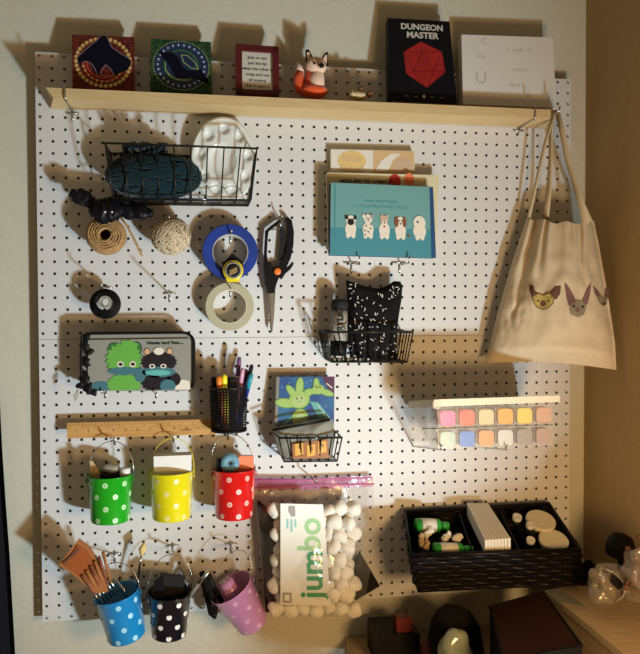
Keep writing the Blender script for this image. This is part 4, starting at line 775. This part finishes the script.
# blue tin: leather tool roll, brushes
t = thing('leather_tool_roll', 'orange brown leather roll of carving tools leaning out of the blue tin', 'tool roll', at(110, 605, -.07))
mb = MB(); f = facepx([(79, 539), (97, 560), (93, 602), (58, 566)], -.09, -.085)
mb.pxp([(79, 539), (91, 549), (101, 566), (108, 592), (96, 593.5), (72, 574), (58.5, 565)], -.088, .006, 'leather_edge'); mb.pxp([(78, 545), (88, 552), (94, 563), (80, 577), (64, 565)], -.0905, .002, 'leather'); ribbon2d(mb, [(63, 564), (79, 549)], 2.2, -.0912, .001, 'print_brown'); mb.build('leather_flap', t)
for k in range(6):
    a = (82 + k * 4.2, 575 - k * 4.6); b_ = (94 + k * 3.2, 593 - k * 2.5); mb = MB(); mb.tube([at(*a, -.093), at(*b_, -.085)], [.0034, .0022], 'leather_edge' if k % 2 else 'rust', 8); mb.tube([at(*b_, -.085), at(b_[0] + 8, b_[1] + 12, -.07)], .0018, 'steel', 6); mb.build('tool', t)
t = thing('paint_brush', 'thin paint brush with a tan head standing in the blue tin', 'brush', at(136, 600, -.05)); mb = MB(); mb.tube([at(137, 596, -.055), at(139.5, 566, -.045)], .0022, 'black', 7); mb.build('handle', t)
mb = MB(); mb.tube([at(139.5, 566, -.045), at(141.5, 555, -.043)], .0028, 'steel', 8); mb.build('ferrule', t); mb = MB(); mb.tube([at(141.5, 555, -.043), at(142.5, 549, -.042), at(144.5, 542.5, -.041)], [.004, .0085, .002], 'gold_paper', 10); mb.build('bristles', t)
t = thing('metal_spatula', 'slim silver tool in the middle of the blue tin', 'tool', at(124, 597, -.06)); mb = MB(); mb.tube([at(114, 578, -.055), at(124, 590, -.06), at(128, 602, -.06)], [.002, .003, .002], 'steel', 8); mb.build('shaft', t)
# black tin
card3('black_notebook', 'black booklet standing upright in the black tin', 'booklet', [(160, 574.5), (185, 577), (184, 620), (158, 620)], -.058, .010, 'charcoal')
card3('black_card_pack', 'small black pack at the front left of the black tin', 'pack', [(154, 582), (163, 576), (165, 620), (157, 620)], -.075, .008, 'black_matte')
def stick(name, label, cat, pts, Ys, rs, ms, group=None):
    t = thing(name, label, cat, at(*pts[-1], Ys[-1]), group)
    for i in range(len(pts) - 1):
        mb = MB(); mb.tube([at(*pts[i], Ys[i]), at(*pts[i + 1], Ys[i + 1])], [rs[i], rs[i + 1]], ms[i][0], 10); mb.build(ms[i][1], t)
stick('craft_knife', 'grey craft knife leaning right out of the black tin', 'knife', [(209, 571), (199, 583), (185, 602)], [-.085, -.08, -.07], [.004, .0048, .0048], [('steel', 'blade_holder'), ('slate', 'grip')])
stick('black_pen', 'black pen with a silver clip leaning right out of the black tin', 'pen', [(203, 577), (194, 590), (182, 608)], [-.06, -.06, -.06], [.004, .005, .005], [('charcoal', 'cap'), ('black', 'barrel')])
stick('steel_awl', 'thin silver rod standing in the back of the black tin', 'tool', [(188, 577), (186, 590), (182, 606)], [-.045, -.05, -.05], [.0018, .002, .002], [('steel', 'shaft'), ('black', 'grip')])
# pink tin
t = thing('pink_spool', 'pink round spool with a curled wire inside the pink tin', 'spool', at(234, 600, -.06)); c = at(229, 588, -.075); Mx = Matrix.Rotation(-.5, 3, 'Y')
mb = MB(); mb.lathe([(.0165, -.018), (.0175, -.014), (.0165, .016), (.012, .019), (0, .019)], c, 'tin_pink', 24, M=Mx); mb.build('spool_body', t); mb = MB(); mb.tube([c + Mx @ Vector((math.cos(a) * .013, -.010 + math.sin(a) * .006, .022 + .003 * math.sin(2 * a))) for a in [2 * PI * k / 16 for k in range(14)]], .0014, 'steel', 6); mb.build('curled_wire', t)
stick('bottle_brush', 'black bristled round brush leaning out of the left of the pink tin', 'brush', [(201.5, 572), (209, 590), (217, 608)], [-.075, -.075, -.07], [.006, .008, .0045], [('black_matte', 'bristles'), ('black', 'handle')])
stick('black_marker', 'black marker with a white mark beside the bottle brush in the pink tin', 'marker', [(208, 574), (214, 588), (222, 602)], [-.062, -.065, -.065], [.0055, .006, .006], [('charcoal', 'cap'), ('black', 'barrel')])
stick('hair_brush', 'dark fuzzy brush hanging behind the left side of the pink tin', 'brush', [(203, 580), (213, 612), (215, 618)], [-.040, -.040, -.038], [.006, .011, .004], [('black_matte', 'bristles'), ('black', 'tip')])

# ================================================================ ZIP BAG WITH COTTON BALLS
t = thing('clear_zip_bag', 'large clear zip bag with a magenta seal holding a bag of cotton balls', 'bag', at(315, 615, -.06))
mb = MB(); FO = [(255, 492), (290, 490), (372, 487), (376, 520), (372, 560), (364, 606), (340, 618), (300, 618), (270, 614), (262, 590), (257, 545)]
def zipp(sgn):
    def fn(u, v):
        L = [(255, 488), (257, 520), (260, 560), (264, 590), (272, 616)]; R_ = [(373, 485), (375, 520), (372, 560), (366, 595), (362, 617)]
        k = v * 4; i = min(3, int(k)); a = k - i; x = (L[i][0] * (1 - a) + L[i + 1][0] * a) * (1 - u) + (R_[i][0] * (1 - a) + R_[i + 1][0] * a) * u; y = (L[i][1] * (1 - a) + L[i + 1][1] * a) * (1 - u) + (R_[i][1] * (1 - a) + R_[i + 1][1] * a) * u
        bul = .05 * math.sin(PI * u) ** .7 * math.sin(PI * (.08 + .92 * v)) ** .5; p = at(x, y, -.016 - .034 * min(1, v * 2)); p.y += sgn * bul + .006 * noise.noise(p * 40) * (bul > .004); p.y = min(p.y, -.003); return p
    return fn
mb.grid(zipp(-1), 36, 36, 'clear_plastic'); mb.grid(zipp(.9), 20, 20, 'clear_plastic'); mb.build('plastic_film', t)
mb = MB(); mb.pxp([(253, 478), (300, 478.5), (372.5, 475.5), (373.5, 486.5), (310, 490), (254, 490)], -.017, .003, 'magenta_film'); mb.tube([at(253.5, 488, -.017), at(290, 487, -.017), at(315, 485, -.017), at(374, 484, -.017)], .0020, 'zip_magenta', 6); mb.tube([at(253, 480, -.017), at(300, 480.5, -.017), at(372, 477.5, -.017)], .0016, 'zip_magenta', 6); mb.build('zip_seal', t)
peg(315, 482, -.045, .062, 'silver peg hook through the seal of the zip bag', dz=0, bar=False)
# inner bag label
f = facepx([(280.5, 503.5), (323, 504.5), (331, 606), (280.5, 604.5)], -.089, -.091)
t = thing('cotton_ball_bag', 'white printed bag label lettered jumbo in front of the cotton balls', 'label', (f.c + f.d) / 2)
mb = MB()
def lb(u, v): p = f.p(u, v, 0); p.y += .002 * noise.noise(p * 60) + .010 * abs(u - .5) ** 2; return p
f.slab(mb, .0008, 'label_paper'); f.txt(mb, 'jum', .66, .69, .070, 'jumbo_green', 1, PI / 2, .0016); f.txt(mb, 'bo', .66, .30, .070, 'jumbo_lime', 1, PI / 2, .0016)
for u, w_ in ((.16, .06), (.25, .08), (.34, .05)): f.poly(mb, [(u - .03, .15), (u + .02, .15), (u + .02, .15 + w_ * 1.6), (u - .03, .15 + w_ * 1.6)], 'pale_teal', 1)
f.poly(mb, [(.18, .02), (.34, .02), (.34, .12), (.25, .13), (.18, .08)], 'grey_print', 1); f.poly(mb, [(.04, .88), (.22, .88), (.22, .98), (.04, .98)], 'grey_print', 1); f.poly(mb, [(.08, .90), (.18, .90), (.18, .96), (.08, .96)], 'label_paper', 2); mb.build('printed_label', t)
f2 = facepx([(330, 506), (352, 507), (352, 530), (330, 530)], -.1, -.1)
random.seed(11); n_b = 0
for j in range(9):
    for i in range(7):
        x = 277 + i * 13.0 + (5 if j % 2 else -1) + random.uniform(-1.6, 1.6); y = 510 + j * 12.3 + random.uniform(-2, 2)
        if x > 354: continue
        edge = (i in (0, 6)) or j in (0, 8); Yb = -.066 if edge else -.0725
        if x > 332 and not edge: Yb = -.082
        mb = MB(); c = at(x, y, Yb); mb.ball(c, (.0176 * random.uniform(.92, 1.08), .015, .0168 * random.uniform(.92, 1.08)), 'cotton', 18, .35, 60, seed=n_b); o = mb.build('cotton_ball'); n_b += 1
        wh = 'in the bottom row, below the jumbo label' if j > 7 else 'in the top row above the jumbo label' if j == 0 and i < 5 else 'peeking out left of the jumbo label' if i == 0 else 'piled to the right of the jumbo label' if x > 322 else 'hidden behind the jumbo label'
        tag(o, 'white fluffy cotton ball in the zip bag, ' + wh, 'cotton ball', 'cotton balls ' + wh.replace(',', ''))
for j in range(8):
    for i in range(6):
        c = at(283 + i * 13 + random.uniform(-1.5, 1.5), 516 + j * 12.3 + random.uniform(-1.5, 1.5), -.050)
        mb = MB(); mb.ball(c, (.0165, .013, .0165), 'cotton', 16, .3, 60, seed=n_b); o = mb.build('cotton_ball'); n_b += 1
        tag(o, 'white fluffy cotton ball in the back layer of the zip bag, behind the front ones', 'cotton ball', 'cotton balls in the back layer')
mb = MB(); mb.pxp([(352, 566), (360, 552), (380, 586), (357, 600)], -.030, .004, 'black'); mb.pxp([(257, 500), (352, 566), (357, 600), (266, 612)], -.0305, .004, 'black'); tag(mb.build('black_card_sheet'), 'black card sheet in the back of the zip bag, corner showing at lower right', 'card')

# ================================================================ CLAY BOX
Yf = -.195; Yr = -.012; BD = Vector((0, 0, -.026))
t = thing('clay_organizer_box', 'clear two tier plastic box of coloured clay held on two pegs', 'organizer box', at(480, 449, -.09))
def bx(mb, q, Y0, Y1, m):   # q pixels at the front plane, box going straight back
    fr = [at(x, y, Y0) for x, y in q]; mb.hull8(fr, [Vector((p.x, Y1, p.z)) + BD * ((Y1 - Y0) / .18) for p in fr], m)
mb = MB(); bx(mb, [(434.5, 399.5), (560, 395.5), (560, 402), (434.5, 407)], Yf - .004, Yr, 'cream'); lab(mb.build('lid', t), 'opaque cream lid')
for (yl0, yr0, yl1, yr1) in ((407.5, 403.5, 428, 424.5), (429, 425.5, 449, 446)):
    mb = MB(); fr = [at(436.5, yl0, Yf), at(553, yr0, Yf), at(553, yr1, Yf), at(438.5, yl1, Yf)]; bk = [Vector((p.x, Yr, p.z)) + BD for p in fr]
    mb.hull8(fr, bk, 'milky_plastic'); mb.build('clear_tier', t)
    mb = MB()
    for k in range(1, 6):
        x = 438 + 19.2 * k; yy = yl0 + (yr0 - yl0) * k / 6; bx(mb, [(x - .5, yy + 1), (x + .5, yy + 1), (x + .5, yy + (yl1 - yl0) - 1), (x - .5, yy + (yl1 - yl0) - 1)], Yf + .003, Yr - .004, 'milky_plastic')
    mb.build('dividers', t)
mb = MB(); mb.tube([at(424, 428.5, -.11), at(437.5, 428.8, Yf - .002), at(553, 425, Yf - .002)], .0011, 'tag_grey', 5); mb.build('tier_seam', t)
mb = MB(); mb.pxp(rounded(433, 400, 441, 409, 2.5), Yf - .006, .002, 'milky_plastic'); mb.build('latch', t)
cl = [[('clay_magenta', 'magenta'), ('clay_coral', 'coral red'), ('clay_cream', 'cream'), ('clay_amber', 'amber'), ('clay_yellow', 'yellow'), ('clay_peach', 'peach')], [('clay_teal', 'pale teal'), ('clay_blue', 'bright blue'), ('clay_orange', 'orange'), ('clay_white', 'white'), ('clay_grey', 'grey'), ('clay_mauve', 'mauve')]]
for r in range(2):
    for k in range(6):
        x0 = 439.5 + 19.2 * k; yy = (409.5 if r == 0 else 430.5) - 4 * k / 6 + .5; m, nme = cl[r][k]; mb = MB()
        q = rounded(x0 + 1, yy + 1, x0 + 16, yy + 16.5, 3.5, 3); fr = [at(x, y, Yf + .004) for x, y in q]; mb.hull8(fr, [Vector((p.x, Yf + .03, p.z)) for p in fr], m)
        tag(mb.build('clay_block'), '%s block of clay in the %s tier of the clear box' % (nme, 'upper' if r == 0 else 'lower'), 'clay', 'clay blocks in the clear box')
for px, l in ((440, 'left'), (505, 'right')):
    p = at(px, 451, -.15); x, z = at(px, 451, -.19).x, at(px, 450, -.19).z - .003; t = thing('peg_hook', 'silver peg hook under the clear clay box, the %s one' % l, 'peg hook', (x, 0, z), 'two pegs under the clay box')
    mb = MB(); z -= .026; mb.tube([(x, .004, z), (x, -.185, z + .029), (x, -.199, z + .032), (x, -.2005, z + .042)], .0017, 'steel', 8); mb.build('prong', t)
    
# ================================================================ WICKER TRAY
Yk = -.02; Yn = -.165
BL, BR = at(405, 512, Yk), at(549, 504, Yk); FL, FR = at(411, 556, Yn), at(580, 550, Yn); FLb, FRb = at(418, 592, Yn + .01), at(582, 584, Yn + .01)
dn = (FLb - FL + FRb - FR) / 2; BLb, BRb = BL + dn + Vector((.008, 0, -.03)), BR + dn + Vector((-.008, 0, -.03)); BRb.x = BR.x
t = thing('wicker_tray', 'black woven tray hung low on the pegboard full of craft supplies', 'tray', (FLb + FRb) / 2)
def wall4(mb, a, b_, a2, b2, th):
    n_ = (b_ - a).cross(a2 - a).normalized() * th; mb.hull8([a, b_, b2, a2], [a + n_, b_ + n_, b2 + n_, a2 + n_], 'black_matte')
mb = MB(); wall4(mb, FL, FR, FLb, FRb, -.003); wall4(mb, BL, BR, BLb, BRb, .003); wall4(mb, BL, FL, BLb, FLb, .003); wall4(mb, FR, BR, FRb, BRb, .003); mb.hull8([FLb, FRb, BRb, BLb], [p + Vector((0, 0, .004)) for p in (FLb, FRb, BRb, BLb)], 'black_matte'); mb.build('inner_shell', t)
mb = MB(); NRW = 8
cnr = [(BL, BLb), (FL, FLb), (FR, FRb), (BR, BRb)]; cen = sum((c_[0] for c_ in cnr), Vector()) / 4
for r in range(NRW):
    k = (r + .5) / NRW; pts = []
    for i in range(4):
        a = cnr[i][0].lerp(cnr[i][1], k); b_ = cnr[(i + 1) % 4][0].lerp(cnr[(i + 1) % 4][1], k); n = 12 if i % 2 == 0 else 26; d = (b_ - a).normalized(); o = Vector((d.y, -d.x, 0)); mid = (a + b_) / 2; o = o if (mid - cen).dot(o) > 0 else -o
        for q_ in range(n): pts.append(a.lerp(b_, q_ / n) + o * (.0035 + .003 * (1 if (q_ // 2 + r) % 2 else -1)) * (1 if 0 < q_ else .7))
    mb.tube(pts, .0042, 'wicker', 6, closed=True, flat=.55)
mb.build('woven_strands', t)
mb = MB(); mb.tube([BL, FL, FR, BR], .006, 'wicker', 8, closed=True); mb.build('rim', t)
def mid(u, v, lift=0):   # point on the tray's open top: u across, v from the back to the front
    return BL.lerp(BR, u).lerp(FL.lerp(FR, u), v) + Vector((0, 0, lift))
for u in (.36, .64):
    mb = MB(); a, b_ = mid(u, .04, -.004), mid(u, .97, -.004); mb.hull8([a, b_, b_ + dn * .85, a + dn * .85], [p + Vector((.003, 0, 0)) for p in (a, b_, b_ + dn * .85, a + dn * .85)], 'charcoal'); mb.build('divider', t)
# stack of cards in the middle: slabs side by side
ncd = 8
for k in range(ncd):
    w0 = k / ncd; a0 = Vector(at(467 + 21 * w0, 503 - 0 * w0, -.03)); a1 = Vector(at(485 + 26 * w0, 540 - 2 * w0, -.155)); 
    b0 = Vector(at(467 + 21 * (w0 + .9 / ncd), 503, -.03)); b1 = Vector(at(485 + 26 * (w0 + .9 / ncd), 540 - 2 * w0, -.155)); dd = Vector((0, .0, -.030))
    mb = MB(); mb.hull8([a0, b0, b1, a1], [p + dd for p in (a0, b0, b1, a1)], 'paper'); tag(mb.build('paint_swatch_card'), 'cream card on edge in the black tray, %s in the row of eight' % ('leftmost', 'second from left', 'third from left', 'fourth from left', 'fourth from right', 'third from right', 'second from right', 'rightmost')[k], 'card', 'cream cards in the black tray')
# round white lids
def lidjar(px, py, Y, r, label, tilt=.45):
    c = at(px, py, Y); Mx = Matrix.Rotation(tilt, 3, 'X'); t = thing('lidded_jar', label, 'jar', c + Mx @ Vector((0, 0, -.04)), 'jars in the black tray')
    mb = MB(); mb.lathe([(r * .98, -.010), (r, -.008), (r, -.001), (r * .97, 0), (r * .88, -.0006), (0, -.0006)], c, 'cream' if r > .015 else 'paper', 32, M=Mx); mb.build('lid', t)
    mb = MB(); mb.lathe([(r * .93, -.028 if r > .015 else -.02), (r * .93, -.0105)], c, 'clear_plastic' if r > .015 else 'charcoal', 24, M=Mx); mb.build('jar_body', t)
lidjar(541, 519.5, -.075, .0335, 'large round cream lidded jar at the back of the black tray'); lidjar(554, 539, -.125, .0325, 'large round cream lidded jar at the front of the black tray')
lidjar(517.5, 516, -.07, .0105, 'small round lidded pot behind the others in the black tray'); lidjar(530.5, 524, -.10, .0085, 'small dark pot between the cards and the large lids', .45); lidjar(531, 539, -.12, .0095, 'small pale pot at the front beside the large lid in the tray')
# green bottles and bits on the left
def bottle(p0, p1, Y0, Y1, r, label):
    a, b_ = at(*p0, Y0), at(*p1, Y1); d = b_ - a; t = thing('craft_paint_bottle', label, 'bottle', (a + b_) / 2, 'green bottles in the black tray')
    mb = MB(); mb.tube([a, a + d * .70, a + d * .76], [r, r, r * .6], 'bottle_green', 14); mb.build('bottle_body', t); mb = MB(); mb.tube([a + d * .14, a + d * .58], r * 1.04, 'paper', 14); mb.build('label_band', t)
    mb = MB(); mb.tube([a + d * .77, b_], r * .62, 'bottle_green', 12); mb.build('cap', t)
bottle((416, 525), (448, 526), -.075, -.07, .015, 'green glue bottle with white label at the back of the tray'); bottle((434, 549), (472, 549.5), -.135, -.13, .0135, 'green glue bottle with white label at the front of the tray')
for x, y, Y, a, l in ((429, 533, -.10, .3, 'white foam scrap below the back green bottle'), (422, 541, -.115, -.5, 'beige twisted scrap at the left of the tray'), (427, 547, -.125, -.2, 'beige twisted scrap in front of the other in the tray'), (447, 537.5, -.11, .4, 'white folded scrap between the two green bottles'), (458, 538.5, -.105, .8, 'grey scrap right of the white folded one')):
    c = at(x, y, Y); mb = MB(); R_ = Matrix.Rotation(a, 3, 'Y')
    for k in range(3): mb.ball(c + R_ @ Vector((.004 * (k - 1), .003 * k, .006 * (k - 1))), (.007, .006, .008), 'paper' if 'white' in l else ('bristle' if 'beige' in l else 'tag_grey'), 12, .6, 150, seed=x + k)
    tag(mb.build('craft_scrap'), l, 'craft scrap', 'scraps in the black tray')
mb = MB()
for k in range(24): mb.ball(mid(.05 + .28 * random.random(), .2 + .7 * random.random(), -.02 - .006 * random.random()), (.012, .012, .009), 'black_matte', 10, .4, 90, seed=k)
tag(mb.build('dark_felt_scraps'), 'loose black felt scraps filling the left bay of the tray', 'felt scraps', kind='stuff')

# ================================================================ DESK AND CLUTTER
dz = -.700
mb = MB(); dp = [(.06, WY - .002, dz), (.06, -.33, dz), (.32, -.86, dz), (CX - .002, -.86, dz), (CX - .002, WY - .002, dz)]; mb.hull8(dp, [(x, y, dz - .03) for x, y, z in dp], 'desk_wood'); td = thing('wooden_desk', 'light wooden desk in the bottom right corner under the tray', 'desk', (.37, -.3, -1.45)); mb.build('desk_top', td)  # unseen front outline shaped to keep the cool lamp off the lower right
for x, y in ((.37, -.80), (.62, -.80), (.11, -.03), (.62, -.03)):
    mb = MB(); mb.box((x - .02, y - .02, -1.45), (x + .02, y + .02, dz - .0305), 'desk_wood'); mb.build('leg', td)
mb = MB(); mb.box((-1.6, -1.8, -1.5), (CX, WY, -1.45), 'desk_wood'); tag(mb.build('floor'), None, None, kind='structure')
mb = MB(); zc = -.556; mb.box((.475, -.52, zc - .014), (.652, -.13, zc), 'desk_wood'); tcr = thing('wooden_crate', 'low wooden crate in the corner carrying the crinkled plastic bags', 'crate', (.563, -.325, dz)); mb.build('crate_lid', tcr)
mb = MB(); mb.box((.480, -.51, dz + .0005), (.647, -.14, zc - .0145), 'desk_wood'); mb.build('crate_body', tcr)
t = thing('dark_storage_case', 'dark case with a brown lid on the desk below the wicker tray', 'case', (.34, -.28, dz))
A4 = [at(490, 607, -.19), at(543, 592, -.18), at(582, 646, -.40), at(505, 662, -.42)]
mb = MB(); mb.hull8(A4, [Vector((p.x, p.y, dz + .001)) for p in A4], 'brown_plastic', 'laptop'); mb.build('case_body', t)
mb = MB(); mb.tube(A4, .003, 'laptop', 6, closed=True); mb.build('lid_edge', t)
A5 = [at(545, 590, -.16), at(560, 588, -.16), at(592, 611, -.25), at(574, 616, -.25)]
mb = MB(); mb.hull8(A5, [p + Vector((0, 0, -.006)) for p in A5], 'slate'); tag(mb.build('grey_flat_strip'), 'flat grey strip lying between the dark case and the plastic bag', 'strip')
t = thing('black_cloth_bag', 'black soft bag slumped on the desk behind the pale plastic lump', 'bag', (at(450, 640, -.2).x, -.2, dz))
mb = MB(); pillow(mb, [(431, 622), (438, 610), (447, 604), (460, 605), (470, 611), (480, 626), (484, 650), (485, 671), (424, 671), (426, 645)], -.16, .035, 'black_matte', nz=.010); mb.build('cloth_body', t)
mb = MB(); mb.ball(at(456, 652, -.26), (.034, .030, .046), 'jar_glass', 32, .35, 32); tag(mb.build('crumpled_plastic_wrap'), 'shiny pale green crumpled plastic lump at the bottom edge in front of the black bag', 'plastic')
t = thing('red_clip_box', 'small dark red plastic clip box standing on dark objects at the bottom', 'box', at(405, 632, -.10))
mb = MB(); mb.pxp([(396.5, 619), (413, 619), (413.5, 632), (397, 633)], -.115, .03, 'red_plastic'); mb.build('box_body', t); mb = MB(); mb.tube([at(397, 620, -.11), at(395, 615, -.10), at(398, 610, -.09)], .0012, 'ink', 5); mb.tube([at(407, 620, -.11), at(406.5, 608, -.09)], .0012, 'ink', 5); mb.build('wire_prongs', t)
t = thing('dark_box', 'dark box under the red clip box at the bottom edge', 'box', (at(400, 650, -.09).x, -.09, dz)); mb = MB(); fr = [at(377, 635, -.12), at(420, 633.5, -.12), at(420, 672, -.12), at(377, 672, -.12)]; mb.hull8(fr, [p + Vector((0, .09, 0)) for p in fr], 'black'); mb.build('box_body', t)
mb = MB(); mb.ball(at(428, 652, -.16), (.016, .02, .026), 'maroon', 16, .3, 50); tag(mb.build('maroon_cloth'), 'crumpled dark maroon cloth between the dark box and the plastic lump', 'cloth')
t = thing('crinkled_plastic_bag', 'crinkled clear plastic bag on the wooden crate beside the wicker tray', 'bag', at(606, 603, -.27))
mb = MB(); mb.ball(at(604, 584, -.27), (.034, .030, .036), 'crinkle_plastic', 64, 0.7, 36, seed=2); mb.build('bag_film', t)
mb = MB(); mb.ball(at(603, 588, -.265), (.024, .02, .024), 'print_grey', 20, .5, 60, seed=4); mb.build('grey_contents', t)
mb = MB(); mb.tube([at(x, y, -.305) for x, y in ((605, 569), (613, 572), (621, 579), (626, 588), (623, 597), (615, 602))], .0022, 'crinkle_plastic', 6); mb.pxp([(613, 574), (621, 580), (623, 588), (618, 590), (612, 583)], -.303, .002, 'black'); mb.build('twisted_opening', t)  # black plate paints the shade inside the bag's opening
t = thing('potpourri_bag', 'clear bag of rusty dried bits at the right edge of the picture', 'bag', at(638, 600, -.31))
mb = MB(); mb.ball(at(640, 575, -.31), (.034, .032, .056), 'crinkle_plastic', 48, .5, 40, seed=5); mb.build('bag_film', t)
random.seed(5); mb = MB()
for k in range(60): mb.ball(at(638 + random.gauss(0, 5), 577 + random.gauss(0, 11), -.31 + random.gauss(0, .012)), (.007, .006, .006), random.choice(('rust', 'print_brown', 'print_brown', 'felt_brown')), 8, .5, 200, seed=k)
o = mb.build('dried_bits', t); o['kind'] = 'stuff'
t = thing('black_gooseneck_lamp', 'small black lamp head on a stem standing behind the plastic bags', 'lamp', at(622, 604, -.20))
mb = MB(); mb.lathe([(.024, -.030), (.029, -.01), (.028, .004), (.020, .016), (0, .022)], at(621, 543, -.20), 'black', 28, M=Matrix.Rotation(.15, 3, 'X') @ Matrix.Rotation(.25, 3, 'Y')); mb.build('lamp_head', t)
mb = MB(); mb.tube([at(621, 548, -.195), at(620, 575, -.18), at(619, 600, -.18)], .006, 'black', 10); mb.build('stem', t)
t = thing('black_bottle', 'small black bottle in the corner between the tray and the plastic bag', 'bottle', at(590, 612, -.11))
mb = MB(); mb.ball(at(589, 573, -.11), (.017, .017, .030), 'black_matte', 16, .1, 40); mb.tube([at(588, 578, -.11), at(588, 608, -.11)], [.016, .018], 'black_matte', 12); mb.build('bottle_body', t)
# dark curtain at far left
mb = MB()
def cur(u, v):
    p = at([-2, 0.5, 4, 8, 11, 14, 17][min(6, int(v * 6))] + ([2.5, 3.5, 4, 3, 3, 3, 0][min(6, int(v * 6))] * ((v * 6) % 1)), 395 + v * 320, -.02); xe = p.x; return Vector((xe - .22 * (1 - u), -.02 - .012 * math.sin(u * 30) * (u < .98), p.z))
mb.grid(cur, 40, 24, 'curtain'); mb.grid(lambda u, v: cur(1 - u, v) + Vector((0, .012, 0)), 40, 24, 'curtain')
tag(mb.build('dark_drape'), 'dark cloth edge hanging at the far left beside the board', 'cloth')
